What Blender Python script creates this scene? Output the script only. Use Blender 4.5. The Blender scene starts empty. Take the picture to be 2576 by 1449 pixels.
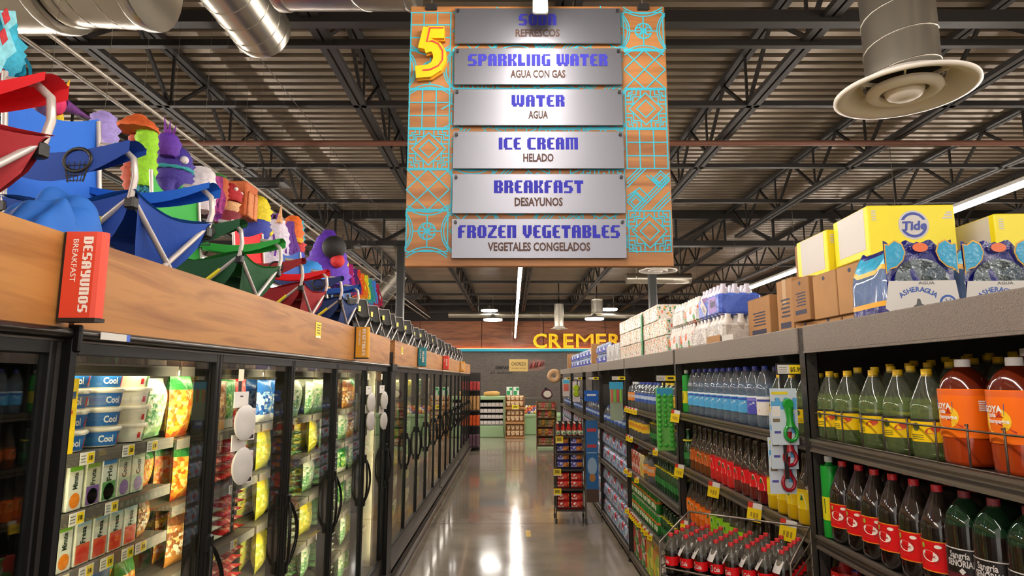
import bpy, math, random
from math import sin, cos, pi, radians
from mathutils import Vector, Matrix
random.seed(7)
SC = bpy.context.scene
COL = SC.collection
# ------------------------------------------------------------------ camera, world, exposure
cam = bpy.data.objects.new('camera', bpy.data.cameras.new('camera'))
COL.objects.link(cam)
cam.location = (0, 0, 1.8)
cam.rotation_euler = (pi/2 + math.atan(227.5/1580), 0, 0)
cam.data.sensor_width = 36.0
cam.data.lens = 36.0*1580/2576
cam.data.clip_start = 0.05
SC.camera = cam
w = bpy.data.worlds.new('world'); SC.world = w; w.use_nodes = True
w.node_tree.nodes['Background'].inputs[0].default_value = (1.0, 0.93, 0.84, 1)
w.node_tree.nodes['Background'].inputs[1].default_value = 1.2  # even warm fill, added; it enters through the open near end
SC.view_settings.view_transform = 'Standard'
SC.view_settings.look = 'None'
SC.view_settings.gamma = 1.0
SC.view_settings.use_curve_mapping = False
SC.view_settings.exposure = 0.5
try:
    SC.cycles.use_denoising = True
    SC.cycles.max_bounces = 8
    SC.cycles.transparent_max_bounces = 24
    SC.cycles.caustics_reflective = False
    SC.cycles.caustics_refractive = False
    SC.cycles.sample_clamp_indirect = 6.0
except Exception:
    pass
STRIP_E = 60.0      # emission of the ceiling strip lamps
CASE_E = 30.0        # emission of the freezer door lamps; the added top-shelf lamps use less

# ------------------------------------------------------------------ materials
def lin(h):
    if isinstance(h, str):
        h = h.lstrip('#'); c = [int(h[i:i+2], 16)/255 for i in (0, 2, 4)]
    else:
        c = h
    return tuple((x/12.92 if x <= .04045 else ((x+.055)/1.055)**2.4) for x in c) + (1,)
MC = {}
def new_mat(name):
    m = bpy.data.materials.new(name); m.use_nodes = True
    nt = m.node_tree
    return m, nt, nt.nodes, nt.links, nt.nodes['Principled BSDF']
def M(c, r=.5, metal=0, bump=0, bs=40, coat=0, var=0, vs=6, spec=None, alpha=1):
    k = (c, r, metal, bump, bs, coat, var, vs, spec, alpha)
    if k in MC: return MC[k]
    m, nt, n, l, b = new_mat('surface')
    b.inputs['Base Color'].default_value = lin(c)
    b.inputs['Roughness'].default_value = r
    b.inputs['Metallic'].default_value = metal
    if coat: b.inputs['Coat Weight'].default_value = coat; b.inputs['Coat Roughness'].default_value = .08
    if spec is not None: b.inputs['Specular IOR Level'].default_value = spec
    if alpha < 1: b.inputs['Alpha'].default_value = alpha
    if bump or var:
        tc = n.new('ShaderNodeTexCoord')
    if bump:
        nz = n.new('ShaderNodeTexNoise'); nz.inputs['Scale'].default_value = bs; nz.inputs['Detail'].default_value = 3
        l.new(tc.outputs['Object'], nz.inputs['Vector'])
        bp = n.new('ShaderNodeBump'); bp.inputs['Strength'].default_value = bump; bp.inputs['Distance'].default_value = .01
        l.new(nz.outputs['Fac'], bp.inputs['Height']); l.new(bp.outputs[0], b.inputs['Normal'])
    if var:
        nz2 = n.new('ShaderNodeTexNoise'); nz2.inputs['Scale'].default_value = vs; nz2.inputs['Detail'].default_value = 4
        l.new(tc.outputs['Object'], nz2.inputs['Vector'])
        cr = n.new('ShaderNodeValToRGB')
        c0 = lin(c)
        cr.color_ramp.elements[0].position = .3; cr.color_ramp.elements[1].position = .7
        cr.color_ramp.elements[0].color = tuple(x*(1-var) for x in c0[:3]) + (1,)
        cr.color_ramp.elements[1].color = tuple(min(1, x*(1+var)) for x in c0[:3]) + (1,)
        l.new(nz2.outputs['Fac'], cr.inputs[0]); l.new(cr.outputs[0], b.inputs['Base Color'])
    MC[k] = m
    return m
def EM(c, s):
    k = ('em', c, s)
    if k in MC: return MC[k]
    m, nt, n, l, b = new_mat('lamp_glow')
    b.inputs['Base Color'].default_value = (.8, .8, .8, 1)
    b.inputs['Emission Color'].default_value = lin(c); b.inputs['Emission Strength'].default_value = s
    MC[k] = m
    return m
def fres(n, l, ior):
    """Fresnel weight that is the same from both sides of a thin sheet"""
    f = n.new('ShaderNodeFresnel'); g = n.new('ShaderNodeNewGeometry'); mr = n.new('ShaderNodeMapRange')
    mr.inputs[3].default_value = ior; mr.inputs[4].default_value = 1/ior
    l.new(g.outputs['Backfacing'], mr.inputs[0]); l.new(mr.outputs[0], f.inputs[0])
    return f
def clear(c, a=.45, r=.04, ior=1.45):
    """thin clear plastic or glass: tinted see-through film with a glossy coat"""
    k = ('cl', c, a, r, ior)
    if k in MC: return MC[k]
    m, nt, n, l, b = new_mat('clear_film')
    n.remove(b)
    out = n['Material Output']
    t = n.new('ShaderNodeBsdfTransparent'); t.inputs[0].default_value = tuple(.35+.65*x for x in lin(c)[:3]) + (1,)
    d = n.new('ShaderNodeBsdfDiffuse'); d.inputs[0].default_value = lin(c)
    g = n.new('ShaderNodeBsdfGlossy'); g.inputs['Roughness'].default_value = r; g.inputs[0].default_value = (1, 1, 1, 1)
    f = fres(n, l, ior)
    m1 = n.new('ShaderNodeMixShader'); m1.inputs[0].default_value = a
    l.new(t.outputs[0], m1.inputs[1]); l.new(d.outputs[0], m1.inputs[2])
    m2 = n.new('ShaderNodeMixShader'); l.new(f.outputs[0], m2.inputs[0])
    l.new(m1.outputs[0], m2.inputs[1]); l.new(g.outputs[0], m2.inputs[2])
    l.new(m2.outputs[0], out.inputs[0])
    MC[k] = m
    return m
def wood(c1, c2, axis='y', r=.42, sc=1.0):
    k = ('wood', c1, c2, axis, r, sc)
    if k in MC: return MC[k]
    m, nt, n, l, b = new_mat('wood_grain')
    tc = n.new('ShaderNodeTexCoord'); mp = n.new('ShaderNodeMapping')
    s = {'x': (1.2, 14, 14), 'y': (14, 1.2, 14), 'z': (14, 14, 1.2)}[axis]
    mp.inputs['Scale'].default_value = tuple(q*sc for q in s)
    l.new(tc.outputs['Object'], mp.inputs[0])
    nz = n.new('ShaderNodeTexNoise'); nz.inputs['Scale'].default_value = 1.6; nz.inputs['Detail'].default_value = 7; nz.inputs['Distortion'].default_value = 1.1
    l.new(mp.outputs[0], nz.inputs['Vector'])
    cr = n.new('ShaderNodeValToRGB'); e = cr.color_ramp.elements
    e[0].position = .3; e[0].color = lin(c2); e[1].position = .55; e[1].color = lin(c1)
    l.new(nz.outputs['Fac'], cr.inputs[0]); l.new(cr.outputs[0], b.inputs['Base Color'])
    b.inputs['Roughness'].default_value = r
    MC[k] = m
    return m
def blotch(cols, sc=14, r=.28, bump=.5, tex='voronoi'):
    """printed crinkled packet film: patches of several ink colours"""
    k = ('bl', tuple(cols), sc, r, bump, tex)
    if k in MC: return MC[k]
    m, nt, n, l, b = new_mat('printed_film')
    tc = n.new('ShaderNodeTexCoord')
    if tex == 'voronoi':
        v = n.new('ShaderNodeTexVoronoi'); v.inputs['Scale'].default_value = sc
        sp = n.new('ShaderNodeSeparateColor'); l.new(tc.outputs['Object'], v.inputs['Vector']); l.new(v.outputs['Color'], sp.inputs[0]); fac = sp.outputs[0]
    else:
        v = n.new('ShaderNodeTexNoise'); v.inputs['Scale'].default_value = sc; v.inputs['Detail'].default_value = 3
        l.new(tc.outputs['Object'], v.inputs['Vector']); fac = v.outputs['Fac']
    cr = n.new('ShaderNodeValToRGB'); cr.color_ramp.interpolation = 'CONSTANT' if tex == 'voronoi' else 'LINEAR'
    e = cr.color_ramp.elements
    lo, hi = (0, 1) if tex == 'voronoi' else (.3, .7)
    while len(e) < len(cols): e.new(.5)
    for i, c in enumerate(cols):
        e[i].position = lo + (hi-lo)*i/len(cols); e[i].color = lin(c)
    l.new(fac, cr.inputs[0]); l.new(cr.outputs[0], b.inputs['Base Color'])
    b.inputs['Roughness'].default_value = r
    nz = n.new('ShaderNodeTexNoise'); nz.inputs['Scale'].default_value = 55; nz.inputs['Detail'].default_value = 2
    l.new(tc.outputs['Object'], nz.inputs['Vector'])
    bp = n.new('ShaderNodeBump'); bp.inputs['Strength'].default_value = bump; bp.inputs['Distance'].default_value = .012
    l.new(nz.outputs['Fac'], bp.inputs['Height']); l.new(bp.outputs[0], b.inputs['Normal'])
    MC[k] = m
    return m

# ------------------------------------------------------------------ mesh builder
class MB:
    def __init__(s): s.v = []; s.f = []; s.m = []; s.s = []
    def add(s, vs, fs, mi=0, sm=False):
        o = len(s.v); s.v += [tuple(p) for p in vs]
        for i, f in enumerate(fs):
            s.f.append([o+k for k in f]); s.m.append(mi if isinstance(mi, int) else mi[i]); s.s.append(sm)
        return s
    def box(s, x0, x1, y0, y1, z0, z1, mi=0):
        v = [(x, y, z) for z in (z0, z1) for y in (y0, y1) for x in (x0, x1)]
        return s.add(v, [(0, 2, 3, 1), (4, 5, 7, 6), (0, 1, 5, 4), (2, 6, 7, 3), (0, 4, 6, 2), (1, 3, 7, 5)], mi)
    def cbox(s, x0, x1, y0, y1, z0, z1, c=.004, mi=0):
        """box with chamfered upright and level edges"""
        def ring(z, i): return [(x0+i+c, y0+i, z), (x1-i-c, y0+i, z), (x1-i, y0+i+c, z), (x1-i, y1-i-c, z), (x1-i-c, y1-i, z), (x0+i+c, y1-i, z), (x0+i, y1-i-c, z), (x0+i, y0+i+c, z)]
        v = ring(z0, c)+ring(z0+c, 0)+ring(z1-c, 0)+ring(z1, c)
        f = [tuple(range(7, -1, -1)), tuple(range(24, 32))]
        for r in range(3):
            for k in range(8): f.append((r*8+k, r*8+(k+1) % 8, r*8+8+(k+1) % 8, r*8+8+k))
        return s.add(v, f, mi)
    def bar(s, p, q, w=.02, h=None, mi=0, up=(0, 0, 1)):
        h = h or w; p = Vector(p); q = Vector(q); d = (q-p).normalized(); u = Vector(up)
        if abs(d.dot(u)) > .98: u = Vector((1, 0, 0))
        a = d.cross(u).normalized()*w/2; b = a.cross(d).normalized()*h/2
        v = [p-a-b, p+a-b, p+a+b, p-a+b, q-a-b, q+a-b, q+a+b, q-a+b]
        return s.add(v, [(0, 3, 2, 1), (4, 5, 6, 7), (0, 1, 5, 4), (1, 2, 6, 5), (2, 3, 7, 6), (3, 0, 4, 7)], mi)
    def tube(s, pts, r=.01, n=8, mi=0, closed=False, caps=True):
        pts = [Vector(p) for p in pts]; N = len(pts); vs = []; prev = None
        for i in range(N):
            a = pts[i-1] if (i or closed) else pts[i]; b = pts[(i+1) % N] if (i < N-1 or closed) else pts[i]
            d = (b-a).normalized()
            if prev is None:
                u = Vector((0, 0, 1)) if abs(d.z) < .9 else Vector((1, 0, 0))
                e = d.cross(u).normalized()
            else:
                e = (prev - d*prev.dot(d)).normalized()
            prev = e; g = d.cross(e); rr = r[i] if isinstance(r, (list, tuple)) else r
            vs += [pts[i]+(e*cos(2*pi*k/n)+g*sin(2*pi*k/n))*rr for k in range(n)]
        fs = []
        for i in range(N if closed else N-1):
            j = (i+1) % N
            for k in range(n): fs.append((i*n+k, i*n+(k+1) % n, j*n+(k+1) % n, j*n+k))
        s.add(vs, fs, mi, True)
        if caps and not closed:
            s.add(vs[:n], [tuple(range(n))], mi); s.add(vs[-n:], [tuple(range(n-1, -1, -1))], mi)
        return s
    def lathe(s, prof, n=16, mi=0, c=(0, 0, 0), lobe=None, sx=1, sy=1, sm=True, rot=None, close=True):
        vs = []; fs = []; ms = []
        for i, (r, z) in enumerate(prof):
            for k in range(n):
                a = 2*pi*k/n; q = r*(lobe(i, a) if lobe else 1)
                p = Vector((q*cos(a)*sx, q*sin(a)*sy, z))
                if rot is not None: p = rot @ p
                vs.append(p+Vector(c))
        for i in range(len(prof)-1):
            for k in range(n):
                fs.append((i*n+k, i*n+(k+1) % n, (i+1)*n+(k+1) % n, (i+1)*n+k)); ms.append(mi if isinstance(mi, int) else mi[i])
        s.add(vs, fs, ms, sm)
        if close:
            e0 = mi if isinstance(mi, int) else mi[0]; e1 = mi if isinstance(mi, int) else mi[len(prof)-2]
            if prof[0][0] > 1e-5: s.add(vs[:n], [tuple(range(n-1, -1, -1))], e0)
            if prof[-1][0] > 1e-5: s.add(vs[-n:], [tuple(range(n))], e1)
        return s
    def grid(s, fn, nu, nv, mi=0, sm=True, mf=None):
        vs = [fn(i/nu, j/nv) for j in range(nv+1) for i in range(nu+1)]
        fs = []; ms = []
        for j in range(nv):
            for i in range(nu):
                a = j*(nu+1)+i; fs.append((a, a+1, a+nu+2, a+nu+1)); ms.append(mf((i+.5)/nu, (j+.5)/nv) if mf else mi)
        return s.add(vs, fs, ms, sm)
    def poly(s, pts, mi=0): return s.add(pts, [tuple(range(len(pts)))], mi)
    def prism(s, pts2, o, u, v, d, mi=0, ms=None):
        """outline pts2 in the plane (o,u,v) pushed through by vector d"""
        o = Vector(o); u = Vector(u); v = Vector(v); d = Vector(d); n = len(pts2)
        a = [o+u*p[0]+v*p[1] for p in pts2]; b = [p+d for p in a]
        s.add(a+b, [tuple(range(n)), tuple(range(2*n-1, n-1, -1))], mi)
        return s.add(a+b, [(i, n+i, n+(i+1) % n, (i+1) % n) for i in range(n)], mi if ms is None else ms)
    def ribbon(s, pts2, wd, o, u, v, mi=0, closed=False, d=None):
        """flat painted line of width wd along pts2 in the plane (o,u,v)"""
        o = Vector(o); u = Vector(u); v = Vector(v)
        P = [Vector((p[0], p[1])) for p in pts2]; N = len(P)
        L = []; R = []
        for i in range(N):
            a = P[i-1] if (i or closed) else P[i]; b = P[(i+1) % N] if (i < N-1 or closed) else P[i]
            t = (b-a)
            if t.length < 1e-9: t = Vector((1, 0))
            t.normalize(); nn = Vector((-t.y, t.x)); k = 1.0
            if (i and i < N-1) or closed:
                t1 = (P[i]-a).normalized(); k = 1/max(.5, abs(nn.dot(Vector((-t1.y, t1.x)))))
            L.append(P[i]+nn*wd/2*k); R.append(P[i]-nn*wd/2*k)
        if d is not None:
            out = [tuple(p) for p in L]+[tuple(p) for p in reversed(R)]
            return s.prism(out, o, u, v, d, mi)
        vs = [o+u*p.x+v*p.y for p in L]+[o+u*p.x+v*p.y for p in R]
        return s.add(vs, [(i, (i+1) % N, N+(i+1) % N, N+i) for i in range(N if closed else N-1)], mi)
    def xf(s, mat, i0=0):
        for i in range(i0, len(s.v)): s.v[i] = tuple(mat @ Vector(s.v[i]))
        return s
    def build(s, name, mats, parent=None, loc=(0, 0, 0)):
        me = bpy.data.meshes.new(name); me.from_pydata(s.v, [], s.f)
        mats = mats if isinstance(mats, (list, tuple)) else [mats]
        for m in mats: me.materials.append(m)
        me.polygons.foreach_set('material_index', s.m); me.polygons.foreach_set('use_smooth', s.s)
        me.update()
        o = bpy.data.objects.new(name, me); COL.objects.link(o); o.location = loc
        if parent: o.parent = parent
        return o
def tag(o, label=None, cat=None, group=None, kind=None):
    if label: o['label'] = label
    if cat: o['category'] = cat
    if group: o['group'] = group
    if kind: o['kind'] = kind
    return o
def empty(name, loc=(0, 0, 0), rz=0, label=None, cat=None, group=None):
    o = bpy.data.objects.new(name, None); COL.objects.link(o); o.location = loc; o.rotation_euler = (0, 0, rz)
    o.empty_display_size = .05
    return tag(o, label, cat, group)
def struct(o): o['kind'] = 'structure'; return o
KIDS = {}
def dup(o, loc=None, rz=None, label=None, group=None, scale=None):
    if o.name not in KIDS: KIDS[o.name] = [(c, list(c.children)) for c in o.children]
    r = o.copy(); COL.objects.link(r)
    for c, gs in KIDS[o.name]:
        k = c.copy(); COL.objects.link(k); k.parent = r
        for g in gs:
            h = g.copy(); COL.objects.link(h); h.parent = k
    if loc is not None: r.location = loc
    if rz is not None: r.rotation_euler = (0, 0, rz)
    if scale: r.scale = (scale,)*3
    if label: r['label'] = label
    if group: r['group'] = group
    return r
USED = set()
def place(proto, loc, rz=0, label=None, group=None, scale=None):
    """the first call moves the prototype itself, every later one a copy"""
    if proto.name not in USED:
        USED.add(proto.name)
        KIDS[proto.name] = [(c, list(c.children)) for c in proto.children]
        proto.location = loc; proto.rotation_euler = (0, 0, rz)
        if scale: proto.scale = (scale,)*3
        tag(proto, label, None, group)
        return proto
    return dup(proto, loc, rz, label, group, scale)
ORD = 'first second third fourth fifth sixth seventh eighth ninth tenth eleventh twelfth thirteenth fourteenth fifteenth sixteenth seventeenth eighteenth nineteenth twentieth twenty-first twenty-second twenty-third twenty-fourth twenty-fifth twenty-sixth twenty-seventh twenty-eighth twenty-ninth thirtieth thirty-first thirty-second thirty-third thirty-fourth thirty-fifth thirty-sixth thirty-seventh thirty-eighth thirty-ninth fortieth'.split()

# ------------------------------------------------------------------ lettering
TC = {}
def text2d(s, off=0, res=2):
    k = (s, off, res)
    if k in TC: return TC[k]
    cu = bpy.data.curves.new('lettering', 'FONT'); cu.body = s; cu.size = 1; cu.resolution_u = res
    cu.offset = off; cu.dimensions = '2D'; cu.fill_mode = 'FRONT'
    ob = bpy.data.objects.new('lettering', cu); COL.objects.link(ob)
    dg = bpy.context.evaluated_depsgraph_get()
    me = ob.evaluated_get(dg).to_mesh()
    v = [(p.co.x, p.co.y) for p in me.vertices]; f = [tuple(p.vertices) for p in me.polygons]
    ob.evaluated_get(dg).to_mesh_clear()
    bpy.data.objects.remove(ob); bpy.data.curves.remove(cu)
    if v:
        x0 = min(p[0] for p in v); x1 = max(p[0] for p in v)
    else: x0 = x1 = 0
    TC[k] = (v, f, x0, x1)
    return TC[k]
def txt(mb, s, h, o, u, v, mi=0, align='C', width=None, off=.012, wrap=None):
    """letters of cap height h (width fits them to a length) in the plane (o,u,v); wrap=(R,phi) bends them round a z axis"""
    V, F, x0, x1 = text2d(s, off)
    if not V: return
    k = h/.727; kx = k if width is None else width/(x1-x0)
    sh = {'C': (x0+x1)/2, 'L': x0, 'R': x1}[align]
    if wrap:
        R, ph, z0 = wrap
        pts = [(R*cos(ph+(p[0]-sh)*kx/R), R*sin(ph+(p[0]-sh)*kx/R), z0+p[1]*k) for p in V]
    else:
        o = Vector(o); u = Vector(u); v = Vector(v)
        pts = [o+u*((p[0]-sh)*kx)+v*(p[1]*k) for p in V]
    mb.add(pts, F, mi)
# chunky square sign letters: rows of cells, 7 high
BL = {'S': '.######|###....|###....|######.|....###|....###|######.', 'O': '.#####.|###.###|###.###|###.###|###.###|###.###|.#####.', 'D': '######.|###.###|###.###|###.###|###.###|###.###|######.',
      'A': '.#####.|###.###|###.###|#######|###.###|###.###|###.###', 'P': '######.|###.###|###.###|######.|###....|###....|###....', 'R': '######.|###.###|###.###|######.|###.###|###.###|###.###',
      'K': '###.###|###.###|###.##.|#####..|###.##.|###.###|###.###', 'L': '###...|###...|###...|###...|###...|######|######', 'I': '###|###|###|###|###|###|###', 'N': '#######|###.###|###.###|###.###|###.###|###.###|###.###',
      'G': '.######|###....|###....|###.###|###.###|###.###|.######', 'W': '###.##.###|###.##.###|###.##.###|###.##.###|###.##.###|##########|.###..###.', 'T': '#######|#######|..###..|..###..|..###..|..###..|..###..',
      'E': '.#####|###...|###...|#####.|###...|###...|.#####', 'C': '.######|###....|###....|###....|###....|###....|.######', 'M': '##########|###.##.###|###.##.###|###.##.###|###.##.###|###.##.###|###.##.###',
      'B': '######.|###.###|###.###|######.|###.###|###.###|######.', 'F': '.#####|###...|###...|#####.|###...|###...|###...', 'Z': '#######|....###|...###.|..###..|.###...|###....|#######', 'V': '###.###|###.###|###.###|###.###|###.###|.#####.|..###..',
      'Y': '###.###|###.###|###.###|.######|....###|....###|.#####.', 'U': '###.###|###.###|###.###|###.###|###.###|###.###|.#####.', 'H': '###.###|###.###|###.###|#######|###.###|###.###|###.###', ' ': '...|...|...|...|...|...|...'}
def blk_w(s): return sum(len(BL[c].split('|')[0])+1 for c in s)-1
def blk(mb, s, h, width, o, u, v, mi=0, d=None):
    o = Vector(o); u = Vector(u); v = Vector(v); n = blk_w(s); kx = width/n; ky = h/7; x = -width/2
    for c in s:
        rows = BL[c].split('|')
        for r, row in enumerate(rows):
            i = 0
            while i < len(row):
                if row[i] == '#':
                    j = i
                    while j < len(row) and row[j] == '#': j += 1
                    a, b = x+i*kx, x+j*kx; t = h-r*ky; q = t-ky*1.02
                    # soften the outer corners
                    P = [(a, q), (b, q), (b, t), (a, t)]
                    mb.poly([o+u*p[0]+v*p[1] for p in P], mi)
                    i = j
                else: i += 1
        x += (len(rows[0])+1)*kx
# ================================================================== SETTING
X0, X1, Y0, Y1 = -11.0, 11.0, -5.0, 25.0
DECK = 4.93
def floor_mat():
    m, nt, n, l, b = new_mat('polished_concrete')
    tc = n.new('ShaderNodeTexCoord')
    nz = n.new('ShaderNodeTexNoise'); nz.inputs['Scale'].default_value = .9; nz.inputs['Detail'].default_value = 8; nz.inputs['Roughness'].default_value = .62
    l.new(tc.outputs['Object'], nz.inputs['Vector'])
    cr = n.new('ShaderNodeValToRGB'); e = cr.color_ramp.elements
    e[0].position = .3; e[0].color = lin('7a6f62'); e[1].position = .72; e[1].color = lin('a99d8c')
    l.new(nz.outputs['Fac'], cr.inputs[0]); l.new(cr.outputs[0], b.inputs['Base Color'])
    n2 = n.new('ShaderNodeTexNoise'); n2.inputs['Scale'].default_value = 2.5; n2.inputs['Detail'].default_value = 5
    l.new(tc.outputs['Object'], n2.inputs['Vector'])
    mr = n.new('ShaderNodeMapRange'); mr.inputs[3].default_value = .07; mr.inputs[4].default_value = .2
    l.new(n2.outputs['Fac'], mr.inputs[0]); l.new(mr.outputs[0], b.inputs['Roughness'])
    b.inputs['Specular IOR Level'].default_value = .75
    b.inputs['Coat Weight'].default_value = .35; b.inputs['Coat Roughness'].default_value = .06
    return m
mb = MB(); mb.box(X0, X1, Y0, Y1, -.12, 0)
struct(mb.build('floor', floor_mat()))
mb = MB()
for k, yy in enumerate((-1.0, 3.6, 8.2, 12.8, 17.4)): mb.box(-3, 3, yy, yy+.006, .0002, .0012)
struct(mb.build('trim_1', M('3b342d', .6)))
# corrugated roof deck: the ribs run across the aisle
mb = MB(); pr = []
yy = Y0; p = .152
while yy < Y1+.1:
    pr += [(yy, 0), (yy+.075, 0), (yy+.084, .06), (yy+.143, .06)]
    yy += p
N = len(pr)
mb.add([(x, a, DECK+b) for x in (X0, X1) for a, b in pr], [(i, i+1, N+i+1, N+i) for i in range(N-1)])
mb.box(X0, X1, Y0, Y1, DECK+.075, DECK+.09)
DECKM = M('8a7b69', .3, .55, var=.18, vs=1.3)
struct(mb.build('ceiling', DECKM))
BLK = M('1f1a17', .5, .1)
BLK2 = M('2a2420', .5, .1)
STEEL = M('b9b2a4', .28, .95, bump=.12, bs=6)
# open-web roof joists along the aisle, one object each
def joist(x, ya, yb):
    mb = MB(); zt, zb = 4.87, 4.36
    for dx in (-.035, .035):
        mb.box(x+dx-.025, x+dx+.025, ya, yb, zt, zt+.05); mb.box(x+dx-.025, x+dx+.025, ya+.4, yb-.4, zb-.045, zb)
    y = ya+.15; up = True; P = .62
    while y < yb-.5:
        mb.bar((x, y, zt if up else zb), (x, y+P, zb if up else zt), .03)
        if not up: mb.bar((x, y, zb), (x, y, zt), .022)
        up = not up; y += P
    return struct(mb.build('ceiling_joist', BLK))
for x in (-8.8, -6.95, -5.1, -3.26, -1.42, .42, 2.25, 4.08, 5.93, 7.78, 9.6):
    joist(x, Y0, 11.5)
    joist(x, 11.7, Y1)
# cross bridging and a girder carried by the columns
for y, z, w_, h_ in ((.6, 4.86, .05, .05), (2.9, 4.34, .05, .05), (4.15, 4.33, .09, .09), (4.45, 4.31, .05, .05), (5.57, 4.34, .05, .05), (7.3, 4.34, .05, .05), (8.9, 4.36, .05, .05), (14.0, 4.34, .05, .05), (16.5, 4.34, .06, .06), (19.0, 4.34, .06, .06), (21.5, 4.34, .06, .06), (24, 4.34, .08, .08)):
    struct(MB().bar((X0, y, z), (X1, y, z), w_, h_).build('ceiling_bridging_beam', BLK))
tag(MB().tube([(X0, 6.4, 4.28), (X1, 6.4, 4.28)], .03, 10).build('sprinkler_pipe', M('6d4433', .5)), 'rust-coloured sprinkler pipe crossing the aisle under the roof joists', 'pipe')
mb = MB(); zt, zb, y = 4.98, 4.36, 11.6
mb.box(X0, X1, y-.08, y+.08, zt-.2, zt); mb.box(X0, X1, y-.08, y+.08, zb-.1, zb)
x = X0+.3; up = True
while x < X1-1:
    mb.bar((x, y, zt-.1 if up else zb), (x+.92, y, zb if up else zt-.1), .06); mb.bar((x, y, zb), (x, y, zt), .04)
    up = not up; x += .92
struct(mb.build('ceiling_girder_beam', BLK))
for x in (-2.08, 2.62, -6.9, 7.3):
    mb = MB(); mb.cbox(x-.07, x+.07, 11.53, 11.67, 0, 4.3, .01); mb.box(x-.13, x+.13, 11.47, 11.73, 4.28, 4.33); mb.box(x-.14, x+.14, 11.46, 11.74, 0, .02)
    struct(mb.build('column', M('2b2a29', .4, .2)))
# back wall: timber band above, grey tile below
def tile_mat():
    m, nt, n, l, b = new_mat('grey_wall_tile')
    tc = n.new('ShaderNodeTexCoord'); mp = n.new('ShaderNodeMapping'); mp.inputs['Rotation'].default_value = (pi/2, 0, 0)
    l.new(tc.outputs['Object'], mp.inputs[0])
    br = n.new('ShaderNodeTexBrick'); br.inputs['Scale'].default_value = 4.0
    br.inputs['Color1'].default_value = lin('625850'); br.inputs['Color2'].default_value = lin('574e47'); br.inputs['Mortar'].default_value = lin('453e39')
    br.inputs['Mortar Size'].default_value = .012
    l.new(mp.outputs[0], br.inputs['Vector']); l.new(br.outputs[0], b.inputs['Base Color']); b.inputs['Roughness'].default_value = .35
    return m
mb = MB(); mb.box(X0, X1, Y1, Y1+.15, 0, 2.9); struct(mb.build('wall_back', tile_mat()))
mb = MB()
for k in range(9):
    a = X0+k*2.45; mb.box(a+.01, min(X1, a+2.44), 24.9, Y1, 2.98, 4.05)
mb.box(X0, X1, 24.95, Y1+.15, 2.9, DECK, 1)
struct(mb.build('wall_back_panelling', [wood('8a5433', '5e3420', 'x', .4, .6), M('221c19', .7)]))
struct(MB().box(X0, X1, 24.72, 24.98, 2.85, 2.96).build('trim_2', M('1aa6c4', .4)))
tag(MB().box(X0, X1, 24.82, 24.88, 2.961, 2.972).build('cove_light', EM('ff8a2a', 6)), 'thin orange cove light on the blue ledge of the back wall', 'light')
for nm, a, b_ in (('wall_left', X0-.15, X0), ('wall_right', X1, X1+.15)):
    struct(MB().box(a, b_, Y0, Y1+.15, 0, DECK+.05).build(nm, M('8d8274', .7)))

tag(MB().box(.16, .22, 7.55, 7.85, .0005, .0015).build('floor_tape', M('c9a43a', .6)), 'short worn yellow tape mark on the concrete floor', 'floor mark')
# ================================================================== CEILING EQUIPMENT
def strip_light(x, ya, yb, z, label):
    t = empty('strip_light', (x, ya, z), 0, label, 'light', 'linear ceiling lights')
    L = yb-ya
    MB().tube([(0, .01, 0), (0, L-.01, 0)], .026, 8).build('diffuser', EM('fff6ea', STRIP_E), t)
    MB().box(-.03, .03, 0, L, .02, .05).build('housing', M('d8d4cc', .5), t)
    mb = MB()
    for s in (0, L): mb.cbox(-.032, .032, s-.012, s+.012, -.032, .05, .006)
    mb.build('end_cap', M('c9c6bf', .4), t)
    y = .35
    while y < L:
        MB().tube([(0, y, .05), (0, y, 4.31-z)], .003, 5).build('hanger', M('6b655d', .4, .6), t); y += 2.44
    return t
strip_light(.12, -3.5, 2.47, 3.36, 'white strip light over the aisle ending above the hanging sign')
strip_light(.12, 2.72, 24.2, 3.36, 'long white strip light over the aisle behind the hanging sign')
for x, nm in ((4.15, 'long white strip light beyond the yellow detergent boxes'), (-4.1, 'long white strip light over the aisle behind the freezers'), (8.1, 'farthest white strip light to the right of the store'), (-8.0, 'farthest white strip light to the left of the store')):
    strip_light(x, -3.5, 23.5, 3.36, nm)
def pendant(x, y, z, label):
    t = empty('pendant_light', (x, y, z), 0, label, 'light', 'round lamps near the back wall')
    MB().lathe([(.27, 0), (.285, .015), (.285, .05)], 28).build('diffuser', EM('fffaf2', 9), t)
    MB().lathe([(.29, .05), (.29, .08), (.2, .1), (.07, .13), (.05, .2)], 24).build('housing', M('8f887d', .4, .6), t)
    MB().tube([(0, 0, .2), (0, 0, 4.34-z)], .006, 6).build('hanger', M('555', .5, .5) if 0 else M('555049', .5, .5), t)
pendant(-.78, 21.5, 4.08, 'round white pendant lamp left of the strip light, the higher one')
pendant(-.58, 19, 3.53, 'round white pendant lamp left of the strip light, the lower one')
pendant(2.5, 19, 3.56, 'round white pendant lamp above the yellow wall letters, the lower one')
pendant(3.34, 21.5, 4.12, 'round white pendant lamp above the yellow wall letters, the higher one')
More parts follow.
